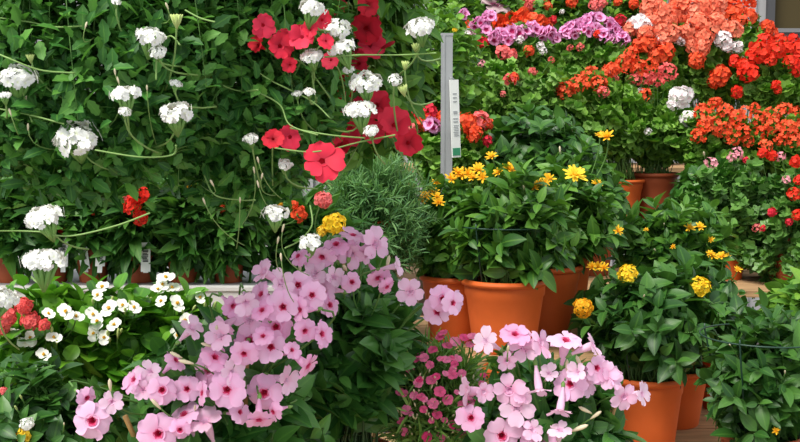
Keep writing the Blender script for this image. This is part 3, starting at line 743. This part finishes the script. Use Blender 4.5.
plant('leafy_shrub', 'light green shrub directly behind the top of the grey post', 'shrub', 'shrub', 438, 70, 4.15, 45, 75, Z_BACK, [('dome_yellow', 455, 30, 6)], (0.1, 0.17), TERRAD, rd=0.15, over=dict(ns=110, size=0.045))

plant('leafy_shrub', 'dark green shrub behind the tall yellow daisy in the centre', 'shrub', 'bushdark', 535, 158, 3.95, 62, 50, Z_BACK, [], (0.1, 0.16), TERRAD, rd=0.17, over=dict(ns=110, zlow=-1))
plant('leafy_shrub', 'dark green shrub on the shelf left of the brown pot', 'shrub', 'bushdark', 594, 200, 4.15, 26, 40, Z_R1, [], (0.08, 0.12), TERRAD, rd=0.10, over=dict(ns=60, zlow=-1))
plant('leafy_shrub', 'dark green shrub in shade behind the pink ivy geranium', 'shrub', 'bushdark', 704, 212, 4.36, 34, 50, Z_R1, [], (0.08, 0.14), TERRAD, rd=0.12, over=dict(ns=90, zlow=-1), potpx=705)
def tagcard(px, py, d, tilt, label, hx_=0.0115, hz=0.036):
    P = at(px, py, d); base = np.array([P[0], d, TZ + 0.0])
    h = P[2] - TZ + hz
    t = thing('plant_tag', base, label, 'plant tag', 'white plant tags'); t.rotation_euler = (0, 0, 0)
    mb = MB(); c = math.radians(tilt); hgt = h
    def bx(x0, x1, z0, z1, y0, y1, m):
        V = np.array([[a, y, z] for a in (x0, x1) for y in (y0, y1) for z in (z0, z1)]); 
        V = np.stack([V[:, 0] + V[:, 2] * math.tan(c), V[:, 1] - (V[:, 2] * 0.05), V[:, 2]], 1)
        mb2.add(V, [[0, 1, 3, 2], [4, 6, 7, 5], [0, 4, 5, 1], [2, 3, 7, 6], [0, 2, 6, 4], [1, 5, 7, 3]], None, m)
    mb2 = MB(); bx(-hx_ * .5, hx_ * .5, 0.03, hgt - 2 * hz, -0.0005, 0.0005, 0); bx(-hx_, hx_, hgt - 2 * hz, hgt, -0.0006, 0.0006, 0); link('card', mb2.mesh('card', CARD, False), t)
    mb2 = MB()
    for k in range(9):
        z = hgt - 2 * hz * 0.22 - k * hz * 0.11; bx(-hx_ * .6, hx_ * (.55 if k % 3 else .3), z, z + hz * (0.05 if k % 2 else 0.08), -0.0016, -0.0007, 0)
    link('barcode', mb2.mesh('barcode', INK, False), t)
tagcard(62, 252, 2.69, 3, 'white barcoded tag furthest left among the small pots')
tagcard(87, 254, 2.69, -6, 'tilted white barcoded tag, second from left')
tagcard(98, 258, 2.68, 6, 'short white tag right beside the tilted tag', 0.0115, 0.02)
tagcard(145, 257, 2.68, 2, 'white barcoded tag in the pot of scarlet flowers')

# ---------------------------------------------------------------- front bench: begonias and neighbours
B_ = 'begonia'; G = 'white begonias'
def beg(lst, s=13): return [(B_, a, b, s * rng.uniform(0.9, 1.25)) for a, b in lst] 
def bud(lst, s=11): return [('budg', a, b, s * rng.uniform(0.8, 1.2)) for a, b in lst]
plant('potted_begonia', 'white begonia left of the others, beside the coral flowers', 'begonia', 'begonia', 45, 345, 2.02, 60, 62, Z_FRONT,
      beg([(27, 343), (54, 338), (44, 355), (12, 334), (49, 314), (30, 338), (76, 317), (66, 312)], 15) + bud([(10, 332), (15, 334), (57, 342), (52, 330), (20, 340)]), (0.07, 0.12), TERRA, G, rd=0.11)
plant('potted_begonia', 'white begonia in the middle, crowded with open flowers', 'begonia', 'begonia', 112, 345, 2.08, 58, 62, Z_FRONT,
      beg([(97, 322), (93, 334), (114, 325), (122, 306), (134, 308), (102, 288), (97, 296), (109, 309), (104, 338), (93, 315)], 16) + bud([(110, 340), (118, 333), (93, 302), (108, 334), (121, 331), (112, 300), (130, 303), (125, 311)]), (0.07, 0.12), TERRA, G, rd=0.11)
plant('potted_begonia', 'white begonia at right, just below the white table edge', 'begonia', 'begonia', 178, 342, 2.12, 52, 48, Z_FRONT,
      beg([(161, 302), (185, 321), (163, 285), (166, 278), (200, 298), (177, 336), (177, 304), (158, 290), (212, 318), (172, 288)], 15) + bud([(170, 340), (190, 335), (183, 312), (194, 308), (205, 306), (152, 300), (215, 305)]), (0.07, 0.12), TERRA, G, rd=0.11)
plant('potted_geranium', 'coral pink geranium cluster at left edge beside the begonias', 'geranium', 'geran', 12, 345, 2.28, 45, 34, Z_FRONT,
      [('dome_coral', 6, 318, 24, None, 1.9), ('dome_coral', 24, 306, 20, None, 1.9), ('dome_coral', 30, 320, 22, None, 1.9), ('dome_coral', 44, 325, 15, None, 1.9), ('dome_coral', 0, 328, 20, None, 1.9)], (0.07, 0.12), rd=0.08, over=dict(ns=50, size=0.045))
plant('bedding_plant', 'dark bushy plant in the lower left corner with yellow flower', 'potted plant', 'bushdark', 48, 425, 1.72, 75, 62, Z_FRONT,
      [('dome_yellow', 24, 434, 17), ('verbena', 27, 424, 17), ('dome_yellow', 6, 436, 10), ('dome_coral', 3, 391, 10), ('bud', 64, 424, 6), ('budg', 21, 397, 9), ('budg', 16, 408, 9)], (0.07, 0.12), rd=0.1, over=dict(size=0.04, ns=90))

# pink trumpet flowers
def tr(lst, key='trumpet', k=1.03, mixp=0.3): 
    o = []
    for e in lst:
        a, b, s = e[:3]
        dv = e[3] if len(e) > 3 else norm(np.array([rng.uniform(-0.8, 0.8), -0.75, rng.uniform(-0.3, 0.75)]))
        o.append((key if rng.uniform() > mixp else ('trumpet' if key == 'trumpetpale' else 'trumpetpale'), a, b, s * k, dv))
    return o
F = (0.0, -0.97, 0.12)
A = tr([(92, 421, 42, F), (112, 402, 24, (0.3, -0.9, 0.1)), (87, 398, 24), (134, 379, 30, (-0.5, -0.5, 0.5)), (150, 372, 28), (162, 390, 32, (0.1, -0.95, 0.2)), (176, 360, 26, (0.7, -0.3, 0.6)), (187, 389, 28, F), (158, 434, 42, F), (184, 414, 36, (-0.3, -0.4, 0.8)),
        (192, 328, 26, (0.6, -0.5, 0.6)), (283, 307, 34, F), (249, 320, 34, (-0.1, -0.95, 0.1)), (246, 303, 28), (220, 336, 32, (-0.2, -0.9, 0.3)), (249, 341, 36, F), (276, 327, 34, (0.1, -0.9, 0.0)), (271, 347, 34, (0.2, -0.9, 0.1)), (215, 357, 30), (208, 370, 34, (-0.4, -0.8, 0.1)),
        (227, 390, 38, F), (264, 393, 40, F), (287, 380, 28, (0.7, -0.5, 0.0)), (244, 354, 28, (0, -0.9, -0.3)), (305, 331, 26, (0.4, -0.8, -0.2)), (322, 334, 28, (0.7, -0.5, 0.2)), (308, 366, 30, (0.75, -0.35, -0.45)), (205, 421, 34, (-0.2, -0.5, 0.8)), (273, 412, 22), (259, 420, 28, (0.1, -0.6, -0.6)), (240, 412, 24),
        (202, 393, 26, (-0.8, -0.5, 0.2)), (264, 272, 28, (-0.6, -0.5, 0.5)), (281, 283, 30), (298, 285, 30, (0.2, -0.9, 0.2)), (261, 294, 28, (-0.6, -0.6, 0.4)), (233, 306, 24), (312, 295, 28, (0.1, -0.9, 0.2)), (300, 310, 26), (232, 372, 26), (225, 325, 24), (263, 336, 22), (292, 350, 20), (180, 430, 24), (143, 390, 22), (262, 310, 24)], 'trumpet', mixp=0.33)
bA = [('bud', 236, 363, 16, (-0.4, -0.3, 0.8)), ('bud', 156, 404, 15, (-0.5, -0.3, 0.7)), ('bud', 110, 385, 14, (0, -0.2, 1)), ('bud', 207, 345, 13, (-0.8, -0.2, 0.3)), ('bud', 195, 408, 10), ('bud', 176, 355, 14, (-0.8, 0, 0.4)), ('bud', 186, 362, 16, (-0.9, 0, 0.2)), ('bud', 217, 330, 14)]
plant('pink_trumpet_plant', 'large pink trumpet-flowered plant at front left with red-throated blooms', 'flowering plant', 'trumpet', 228, 408, 1.80, 100, 74, Z_FRONT, A + bA, (0.10, 0.15), rd=0.17, df=1.62,
      stakes=((125, 416, 450, 1.66), (247, 352, 442, 1.68), (204, 355, 442, 1.72), (196, 340, 400, 1.75)))
Bf = tr([(336, 244, 26), (353, 235, 28, (0.2, -0.3, 0.9)), (351, 254, 30, (-0.2, -0.8, -0.4)), (376, 244, 34, (0.5, -0.8, 0.2)), (322, 257, 28, (-0.1, -0.8, -0.4)), (315, 273, 28, (-0.3, -0.8, 0.2)), (310, 290, 26), (324, 290, 30), (352, 282, 22, (0.2, -0.8, 0.2)), (378, 278, 26, (0.3, -0.7, -0.5)), (387, 287, 20, (0.5, -0.6, -0.5)),
         (334, 277, 24), (397, 266, 20, (0.9, -0.3, 0.2)), (410, 292, 28, F), (443, 299, 30, (0.3, -0.9, 0.2)), (437, 312, 30, (-0.3, -0.9, -0.1)), (453, 303, 26, (0.6, -0.8, 0.1)), (330, 305, 26, (0.5, -0.6, 0.2)), (298, 256, 22, (-0.5, -0.5, 0.5)), (365, 254, 22)], 'trumpet')
plant('pink_trumpet_plant', 'second pink trumpet-flowered plant, reaching highest under the yellow marigold', 'flowering plant', 'trumpet', 345, 360, 2.0, 72, 98, Z_FRONT, Bf + [('bud', 345, 268, 14), ('bud', 388, 262, 14, (0.2, 0, 1)), ('bud', 300, 268, 12)], (0.09, 0.15), rd=0.14, df=1.82, over=dict(ns=95),
      stakes=((343, 252, 400, 1.95), (390, 320, 400, 2.0)))
Cf = tr([(485, 341, 28, (-0.6, -0.6, 0.4)), (515, 334, 30, (0, -0.5, 0.8)), (525, 347, 32, (-0.1, -0.9, 0.1)), (541, 343, 30, (0.7, -0.5, 0.3)), (566, 340, 36, (0.1, -0.4, 0.9)), (593, 345, 26, (0.8, -0.3, 0.4)), (507, 361, 20, (0.1, -0.9, -0.2)), (549, 373, 20), (468, 391, 30, (-0.9, -0.3, 0.1)), (484, 392, 22), (509, 390, 34, (-0.2, -0.9, 0.1)),
         (517, 407, 36, F), (539, 389, 26, (0.1, -0.3, -0.8)), (570, 384, 34, (-0.4, -0.8, 0.2)), (587, 384, 26, (0.6, -0.6, 0.2)), (597, 368, 28, (0.4, -0.8, 0.2)), (560, 410, 26, (-0.2, -0.4, -0.8)), (502, 436, 40, F), (539, 438, 38, (0.1, -0.9, 0.3)), (471, 418, 30, (-0.2, -0.9, 0.2)), (560, 430, 24, (0, -0.5, 0.8)), (605, 374, 28, (-0.2, -0.9, 0.1)), (624, 397, 28, (0.2, -0.8, -0.2)), (642, 394, 24, (0.7, -0.5, 0.2)), (612, 378, 26, (0.5, -0.7, 0.2)), (520, 395, 24), (533, 430, 24), (577, 372, 22)], 'trumpetpale', k=1.05, mixp=0.12)
plant('pink_trumpet_plant', 'pale pink trumpet-flowered plant at the bottom right of centre', 'flowering plant', 'trumpet', 548, 425, 1.90, 75, 52, Z_FRONT, Cf + [('bud', 580, 428, 18, (0.9, 0, 0.35)), ('bud', 567, 366, 14, (0, 0, 1)), ('bud', 579, 362, 15, (-0.4, 0, 0.9)), ('bud', 597, 360, 13), ('bud', 585, 410, 15, (-0.8, 0, 0.4)), ('bud', 540, 352, 10), ('bud', 508, 349, 11), ('bud', 596, 415, 14, (0.7, -0.2, 0.6))], (0.09, 0.15), rd=0.13, df=1.76, over=dict(ns=60),
      stakes=((615, 405, 460, 1.82),))
dn = [('dianthus', float(a), float(b), float(rng.uniform(9, 13))) for a, b in [(419, 350), (440, 337), (447, 346), (455, 342), (470, 345), (443, 333), (432, 350), (457, 359), (452, 375), (462, 374), (421, 397), (433, 404), (437, 415), (427, 437), (452, 425), (462, 431), (470, 428), (474, 402), (469, 396), (440, 392), (410, 370), (403, 352), (424, 358), (430, 365), (415, 360), (398, 365), (394, 378), (404, 432), (440, 438), (482, 428), (446, 360), (464, 338), (473, 337), (463, 405), (480, 415), (407, 410), (448, 400), (432, 380), (418, 383), (400, 392)]]
dn += [('bud', float(rng.uniform(393, 480)), float(rng.uniform(352, 440)), 7.0) for i in range(50)] + [('dianthus', float(rng.uniform(392, 485)), float(rng.uniform(352, 440)), float(rng.uniform(6, 10))) for i in range(28)]
plant('dianthus_plant', 'bushy dianthus dotted with small deep pink flowers at bottom centre', 'dianthus', 'dianthus', 436, 406, 2.02, 54, 60, Z_FRONT, dn, (0.085, 0.14), rd=0.11)
plant('potted_seedling', 'terracotta pot with a low leafy plant behind the pale pink trumpets', 'potted plant', 'bush', 520, 372, 2.50, 26, 14, Z_FRONT, [], (0.085, 0.19), rd=0.06, over=dict(ns=22, size=0.045))

# rosemary-like bush and the red geraniums behind the post
plant('needle_leaved_bush', 'grey-green needle-leaved bush between the petunias and yellow flowers', 'shrub', 'rosemary', 370, 222, 3.05, 68, 72, TZ, [], (0.09, 0.13), rd=0.18, over=dict(ns=560, zlow=-1))
plant('potted_geranium', 'orange-red and pink geranium low behind the grey post', 'geranium', 'geran', 452, 150, 3.9, 48, 30, Z_BACK,
      [('ger_orange', 425, 122, 24), ('ger_crimson', 416, 115, 18), ('ger_orange', 466, 124, 26), ('ger_coral', 480, 121, 24), ('regal_magenta', 432, 125, 20), ('ger_orange', 475, 133, 18), ('ger_orange', 487, 124, 14), ('ger_crimson', 430, 112, 18), ('ger_coral', 413, 127, 18), ('ger_orange', 474, 138, 13), ('ger_crimson', 487, 141, 12), ('ger_orange', 442, 118, 16)], (0.1, 0.16), rd=0.14)

# ---------------------------------------------------------------- yellow flowers in terracotta pots
Y_ = 'ragged'
plant('potted_yellow_flower', 'bushy yellow-flowered plant in the large terracotta pot at centre', 'potted plant', 'bush', 512, 232, 3.02, 66, 62, Z_MID,
      [(Y_, 478, 170, 16), (Y_, 483, 178, 13), (Y_, 492, 157, 14), (Y_, 510, 170, 18), (Y_, 498, 173, 12), ('bud', 524, 187, 9), (Y_, 468, 174, 14), (Y_, 539, 185, 14), (Y_, 549, 179, 14), (Y_, 534, 188, 11), ('daisy', 575, 175, 24), (Y_, 545, 183, 12)],
      (0.12, 0.2), TERRA, rd=0.17, potpx=505, cage=(0.345, 0.14), over=dict(ns=115))
plant('potted_yellow_flower', 'yellow-flowered plant left of the large central pot, beside the post', 'potted plant', 'bush', 447, 245, 3.16, 34, 58, Z_MID,
      [(Y_, 420, 201, 13), (Y_, 425, 196, 12), (Y_, 434, 192, 12), (Y_, 439, 203, 13), (Y_, 436, 183, 9), (Y_, 451, 179, 13), (Y_, 461, 175, 16), (Y_, 457, 172, 12), (Y_, 472, 178, 13), (Y_, 437, 197, 11)], (0.10, 0.19), TERRA, rd=0.12, potpx=455)
plant('potted_yellow_flower', 'leafy plant in the terracotta pot half hidden right of the central pot', 'potted plant', 'bush', 570, 226, 3.30, 52, 56, Z_MID,
      [(Y_, 597, 184, 12), ('ragged', 598, 267, 13, None, 3.1), (Y_, 607, 137, 16, None, 3.25), (Y_, 600, 136, 12, None, 3.28), (Y_, 618, 231, 11, None, 3.1)], (0.11, 0.20), TERRA, rd=0.14, potpx=546)
plant('potted_yellow_flower', 'tall leafy plant in the pot furthest back on the central shelf', 'potted plant', 'bush', 585, 205, 3.42, 45, 62, Z_MID,
      [('bud', 560, 150, 8), (Y_, 590, 190, 9)], (0.10, 0.24), TERRA, rd=0.11, potpx=562, over=dict(ns=80))
# lower right
L_ = 'dome_yellow'
plant('potted_yellow_flower', 'dark leafy plant with yellow domed flowers in the front right terracotta pot', 'potted plant', 'bushdark', 648, 322, 3.05, 70, 56, Z_LOW,
      [(L_, 628, 274, 22), ('ragged', 604, 268, 12), ('dome_amber', 583, 308, 22, (-0.3, -0.8, 0.3), 2.85), ('ragged', 592, 267, 11), ('bud', 644, 296, 6), (L_, 700, 287, 23)], (0.108, 0.215), TERRA, rd=0.19, cage=(0.345, 0.14), over=dict(ns=125))
plant('potted_yellow_flower', 'dark leafy plant in the terracotta pot behind the front right pot', 'potted plant', 'bushdark', 690, 318, 3.32, 62, 52, Z_LOW,
      [('ragged', 722, 257, 12), ('ragged', 710, 254, 9), ('ragged', 738, 270, 8)], (0.115, 0.175), TERRA, rd=0.15, potpx=673, over=dict(ns=90))
plant('potted_yellow_flower', 'leafy plant with small orange-yellow blooms above the front right pot', 'potted plant', 'bush', 670, 245, 3.52, 68, 42, Z_LOW,
      [('ragged', 618, 231, 12), ('ragged', 689, 228, 11), ('ragged', 700, 227, 11), ('ragged', 646, 230, 6), ('ragged', 711, 240, 7), ('ragged', 673, 247, 6), ('bud', 655, 250, 6), ('bud', 664, 224, 5), ('ragged', 712, 256, 12), ('ragged', 725, 257, 11)], (0.1, 0.2), TERRAD, rd=0.13, over=dict(ns=120))
plant('leafy_shrub', 'dark green leafy bush at the lower right corner', 'shrub', 'bushdark', 762, 382, 2.66, 56, 88, Z_LOW, [('ragged', 776, 431, 8), ('bud', 785, 372, 6), ('bud', 730, 345, 6)], (0.10, 0.16), TERRAD, rd=0.15, cage=(0.40, 0.15), over=dict(ns=105, zlow=-1, nn=8, T=T_OV, size=0.058, lift=0.1))
plant('leafy_shrub', 'bright green bush cut off by the right edge below the red geraniums', 'shrub', 'shrub', 800, 322, 3.02, 36, 46, Z_LOW, [], (0.10, 0.2), TERRA, rd=0.12, over=dict(ns=50))
plant('terracotta_potted_plant', 'small pot with sparse stems between the lower right pots and bush', 'potted plant', 'bushdark', 716, 330, 3.5, 22, 24, Z_LOW, [], (0.075, 0.21), TERRA, rd=0.06, over=dict(ns=18), potpx=722, stakes=((729, 318, 370, 3.5), (740, 322, 370, 3.48)))

# ---------------------------------------------------------------- geranium bank
def sc(key, n, x0, x1, y0, y1, s, mind=None):
    o = []; tries = 0; mind = mind or s * 0.6
    while len(o) < n and tries < 4000:
        tries += 1
        a, b = rng.uniform(x0, x1), rng.uniform(y0, y1)
        if all((a - e[1]) ** 2 + (b - e[2]) ** 2 > mind * mind for e in o): o.append((key, a, b, s * rng.uniform(0.8, 1.2)))
    return o
GP = (0.10, 0.17)
# lower right: ivy geraniums
plant('ivy_geranium', 'pink-flowered ivy geranium in a terracotta pot right of the brown pot', 'geranium', 'ivy', 733, 222, 4.05, 56, 66, Z_R1,
      [('loose_pink', 711, 164, 15), ('loose_pink', 737, 154, 15), ('loose_pink', 732, 158, 11), ('loose_pink', 784, 186, 15), ('loose_coral', 757, 228, 11), ('bud', 704, 154, 7), ('ger_crimson', 746, 160, 7)], (0.085, 0.15), TERRA, rd=0.2, potpx=726, over=dict(ns=160, zlow=-0.8))
plant('ivy_geranium', 'red-flowered ivy geranium at the right edge above the bright bush', 'geranium', 'ivy', 792, 235, 3.95, 52, 72, Z_R1,
      [('ger_red', 763, 153, 12), ('ger_red', 772, 156, 12), ('loose_pink', 781, 157, 12), ('ger_red', 796, 162, 14), ('ger_red', 794, 194, 15), ('ger_red', 798, 215, 14), ('ger_crimson', 772, 212, 11), ('ger_crimson', 789, 222, 9), ('ger_crimson', 763, 228, 7), ('loose_pink', 786, 180, 10), ('ger_red', 799, 180, 12)], GP, TERRAD, rd=0.18, over=dict(zlow=-1, ns=150))
# row above the brown pot
G = 'geraniums on the raised shelf'
plant('potted_geranium', 'geranium with white flower heads above the brown terracotta pot', 'geranium', 'geran', 660, 132, 4.78, 52, 42, Z_R2,
      [('ger_palewhite', 681, 97, 28), ('ger_palewhite', 689, 119, 20), ('ger_palewhite', 672, 105, 12), ('loose_palewhite', 648, 132, 9), ('loose_palewhite', 640, 91, 9), ('loose_orange', 644, 95, 16), ('loose_coral', 656, 80, 20), ('loose_coral', 610, 82, 24), ('loose_coral', 648, 78, 18), ('loose_orange', 625, 64, 24), ('loose_orange', 640, 68, 22), ('loose_coral', 667, 72, 22), ('loose_orange', 650, 66, 20), ('loose_orange', 632, 55, 18), ('loose_coral', 635, 80, 16)], (0.105, 0.195), TERRAD, G, rd=0.2, potpx=655, over=dict(tmin=0.35))
plant('potted_geranium', 'green geranium with scattered orange-red heads left of the white one', 'geranium', 'geran', 592, 118, 4.72, 58, 46, Z_R2,
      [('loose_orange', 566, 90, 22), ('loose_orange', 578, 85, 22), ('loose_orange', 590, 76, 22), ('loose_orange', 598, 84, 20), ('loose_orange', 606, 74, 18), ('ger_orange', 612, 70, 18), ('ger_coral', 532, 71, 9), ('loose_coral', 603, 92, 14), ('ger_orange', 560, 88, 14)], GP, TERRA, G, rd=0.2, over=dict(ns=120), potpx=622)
plant('potted_geranium', 'green geranium with few coral heads right of the grey post', 'geranium', 'ivy', 515, 108, 4.70, 66, 52, Z_R2,
      [('loose_coral', 510, 80, 16), ('ger_orange', 514, 78, 12), ('loose_coral', 503, 94, 7), ('loose_coral', 534, 72, 8), ('loose_pink', 482, 64, 9), ('loose_coral', 551, 60, 8), ('loose_coral', 456, 75, 10)], GP, TERRAD, G, rd=0.2, over=dict(ns=150, mat=LM['geran']))
plant('potted_geranium', 'broad geranium with a low band of orange-red heads at right', 'geranium', 'geran', 718, 150, 4.62, 50, 44, Z_R2,
      [('loose_orange', a, b, s * 0.92) for a, b, s in ((702, 113, 22), (713, 106, 20), (726, 113, 22), (737, 119, 24), (698, 136, 20), (714, 126, 24), (724, 130, 22), (745, 112, 18), (742, 132, 20), (706, 122, 18), (732, 139, 18), (748, 141, 16), (717, 102, 14), (703, 128, 18))], GP, TERRAD, G, rd=0.18)
plant('potted_geranium', 'geranium with orange-red heads at right edge under the scarlet ones', 'geranium', 'geran', 778, 150, 4.62, 45, 42, Z_R2,
      [('loose_orange', a, b, s * 0.92) for a, b, s in ((757, 119, 22), (771, 115, 20), (783, 111, 22), (797, 115, 22), (788, 129, 24), (774, 126, 22), (766, 146, 18), (794, 140, 20), (762, 132, 18), (781, 140, 16), (755, 108, 14), (799, 128, 18))], GP, TERRAD, G, rd=0.18)
# row R3
G = 'geraniums on the higher shelf'
mg = [(490, 17, 16), (477, 25, 18), (484, 30, 18), (500, 36, 18), (512, 32, 18), (522, 33, 18), (532, 29, 18), (541, 35, 18), (549, 34, 18), (495, 38, 16), (464, 14, 12), (554, 38, 14), (508, 40, 14), (486, 20, 14), (475, 33, 12)]
plant('potted_geranium', 'regal geranium with pink dark-eyed flowers below the red cluster', 'geranium', 'geran', 508, 62, 5.35, 52, 34, Z_R3,
      [('regal_magenta', a, b, s) for a, b, s in mg] + [('loose_palewhite', 520, 40, 9), ('loose_palewhite', 540, 46, 10), ('loose_palewhite', 543, 51, 9), ('ger_coral', 503, 52, 17), ('ger_coral', 511, 55, 14), ('ger_orange', 529, 51, 13), ('ger_crimson', 482, 43, 15), ('loose_pink', 463, 45, 12), ('loose_palewhite', 468, 33, 12), ('ger_orange', 456, 73, 12)], GP, TERRAD, G, rd=0.18)
plant('potted_geranium', 'regal geranium with a wide orange-red cluster near the top', 'geranium', 'geran', 520, 50, 5.60, 45, 32, Z_R3,
      [('regal_orange', a, b, s) for a, b, s in ((492, 27, 16), (500, 24, 18), (512, 19, 18), (522, 17, 18), (532, 20, 18), (541, 23, 16), (517, 24, 16), (505, 29, 16), (528, 25, 16), (547, 25, 12), (469, 25, 10))], GP, TERRAD, G, rd=0.12)
mg2 = [(567, 33, 16), (572, 29, 18), (580, 26, 18), (588, 22, 18), (597, 20, 18), (607, 24, 18), (613, 29, 16), (604, 36, 16), (622, 39, 18), (575, 35, 14), (586, 31, 16), (596, 30, 16), (618, 33, 14), (612, 40, 12), (592, 17, 12)]
plant('potted_geranium', 'regal geranium with bright pink dark-eyed flowers beside the salmon ones', 'geranium', 'geran', 592, 62, 5.35, 44, 36, Z_R3,
      [('regal_magenta', a, b, s) for a, b, s in mg2] + [('ger_red', 598, 34, 10), ('loose_coral', 580, 47, 9), ('loose_coral', 570, 48, 8)], GP, TERRAD, G, rd=0.16)
plant('potted_geranium', 'salmon geranium with one white head at its left', 'geranium', 'geran', 655, 62, 5.40, 40, 44, Z_R3,
      [('ger_palewhite', 642, 25, 24), ('ger_palewhite', 633, 23, 14)] + [('ger_salmon', a, b, s) for a, b, s in ((650, 8, 24), (660, 14, 26), (652, 20, 20), (668, 22, 22), (631, 29, 18), (646, 34, 20), (662, 30, 22), (672, 34, 22), (655, 5, 18), (664, 40, 18))] + [('ger_orange', 648, 44, 22), ('ger_orange', 638, 46, 16), ('ger_orange', 664, 53, 24), ('ger_orange', 656, 56, 18), ('loose_palewhite', 660, 40, 12), ('loose_palewhite', 678, 40, 10), ('ger_orange', 626, 60, 20)], GP, TERRAD, G, rd=0.15)
plant('potted_geranium', 'large salmon geranium forming the crowded mass at upper right', 'geranium', 'geran', 708, 62, 5.42, 48, 48, Z_R3,
      [('ger_salmon', a, b, s) for a, b, s in ((680, 6, 26), (692, 12, 26), (703, 8, 26), (713, 14, 26), (684, 20, 26), (697, 24, 26), (709, 28, 24), (690, 33, 24), (704, 38, 22), (733, 31, 24), (724, 28, 18), (717, 3, 22), (676, 14, 24), (716, 22, 22), (680, 34, 20), (701, 48, 20), (694, 46, 18))] +
      [('ger_palewhite', 723, 40, 20), ('ger_palewhite', 727, 47, 14), ('ger_palewhite', 736, 47, 16), ('ger_palewhite', 746, 59, 16), ('loose_palewhite', 681, 42, 10), ('ger_orange', 697, 60, 20), ('ger_orange', 720, 76, 24), ('ger_orange', 714, 81, 16), ('ger_salmon', 701, 50, 18)], GP, TERRAD, G, rd=0.16)
plant('potted_geranium', 'scarlet geranium with round heads at right edge below the window', 'geranium', 'geran', 772, 80, 5.30, 48, 42, Z_R3,
      [('ger_red', a, b, s * 0.9) for a, b, s in ((760, 52, 28), (765, 41, 20), (780, 40, 18), (793, 40, 16), (777, 50, 22), (797, 50, 20), (790, 62, 18), (797, 68, 22), (748, 73, 26), (737, 92, 16), (776, 85, 12), (735, 61, 16), (752, 56, 20), (787, 49, 16), (744, 66, 18), (770, 60, 16), (797, 60, 16))] + [('ger_red', 778, 90, 10)], GP, TERRAD, G, rd=0.16, over=dict(size=0.075))
plant('potted_geranium', 'orange-red geranium standing in front of the grey boarded wall', 'geranium', 'geran', 735, 48, 5.62, 30, 38, Z_R3,
      [('ger_orange', a, b, s) for a, b, s in ((736, 12, 24), (749, 17, 20), (728, 6, 20), (749, 1, 16), (766, 29, 20), (772, 33, 14), (740, 22, 18), (722, 2, 18), (733, 17, 18))], GP, TERRAD, G, rd=0.12)
# rear greenery
G = 'green plants on the rearmost shelf'
plant('leafy_shrub', 'light green shrub with few red blooms top centre beside the dusky petunia', 'shrub', 'shrub', 470, 20, 6.15, 55, 50, Z_R4,
      [('ger_coral', 530, 5, 16), ('ger_red', 525, 10, 12), ('ger_orange', 545, 3, 12), ('ger_orange', 520, 1, 10)], (0.12, 0.18), TERRAD, G, rd=0.25, over=dict(ns=130))
plant('leafy_shrub', 'green shrub with orange blooms at the top edge above pink geraniums', 'shrub', 'shrub', 560, 18, 6.2, 52, 50, Z_R4,
      [('ger_orange', 572, 2, 14), ('ger_orange', 548, 6, 10), ('ger_coral', 595, 5, 14), ('ger_pink', 598, 9, 10), ('ger_crimson', 553, 20, 10), ('loose_palewhite', 562, 12, 6)], (0.12, 0.18), TERRAD, G, rd=0.25, over=dict(ns=130))
plant('leafy_shrub', 'green shrub at top edge between pink and salmon geraniums', 'shrub', 'shrub', 630, 16, 6.2, 45, 48, Z_R4,
      [('ger_coral', 602, 3, 12), ('ger_orange', 634, 4, 12), ('ger_crimson', 620, 20, 14), ('ger_orange', 618, 2, 10)], (0.12, 0.18), TERRAD, G, rd=0.22, over=dict(ns=120))
plant('potted_petunia', 'pale dusky petunia at the top edge above the red regal geranium', 'potted plant', 'shrub', 500, 5, 5.95, 22, 24, Z_R4, [('dusky', 495, 5, 30, (0.2, -0.4, 0.9))], (0.09, 0.16), TERRAD, rd=0.08, over=dict(ns=40), stalks=True)

# ---------------------------------------------------------------- light
w = bpy.data.worlds.new('world'); scene.world = w; w.use_nodes = True
nt = w.node_tree; bg = nt.nodes['Background']
sky = nt.nodes.new('ShaderNodeTexSky'); sky.sky_type = 'HOSEK_WILKIE'; sky.turbidity = 8; sky.ground_albedo = 0.3
sky.sun_direction = Vector((-0.4, -0.35, 0.85)).normalized()
mxn = nt.nodes.new('ShaderNodeMix'); mxn.data_type = 'RGBA'; mxn.inputs[0].default_value = 0.75
nt.links.new(sky.outputs[0], mxn.inputs[6]); mxn.inputs[7].default_value = (0.95, 0.98, 1.0, 1)
nt.links.new(mxn.outputs[2], bg.inputs[0]); bg.inputs['Strength'].default_value = 0.85
sd = bpy.data.lights.new('sun', 'SUN'); sd.energy = 3.1; sd.angle = math.radians(25); sd.color = (1, 0.96, 0.88)
so = bpy.data.objects.new('sun', sd); COL.objects.link(so)
so.rotation_euler = Vector((-0.4, -0.45, 0.8)).to_track_quat('Z', 'Y').to_euler(); so.location = (-3, -3, 6)
vs = scene.view_settings; vs.view_transform = 'Standard'; vs.look = 'None'; vs.exposure = 0.6; vs.gamma = 1; vs.use_curve_mapping = False
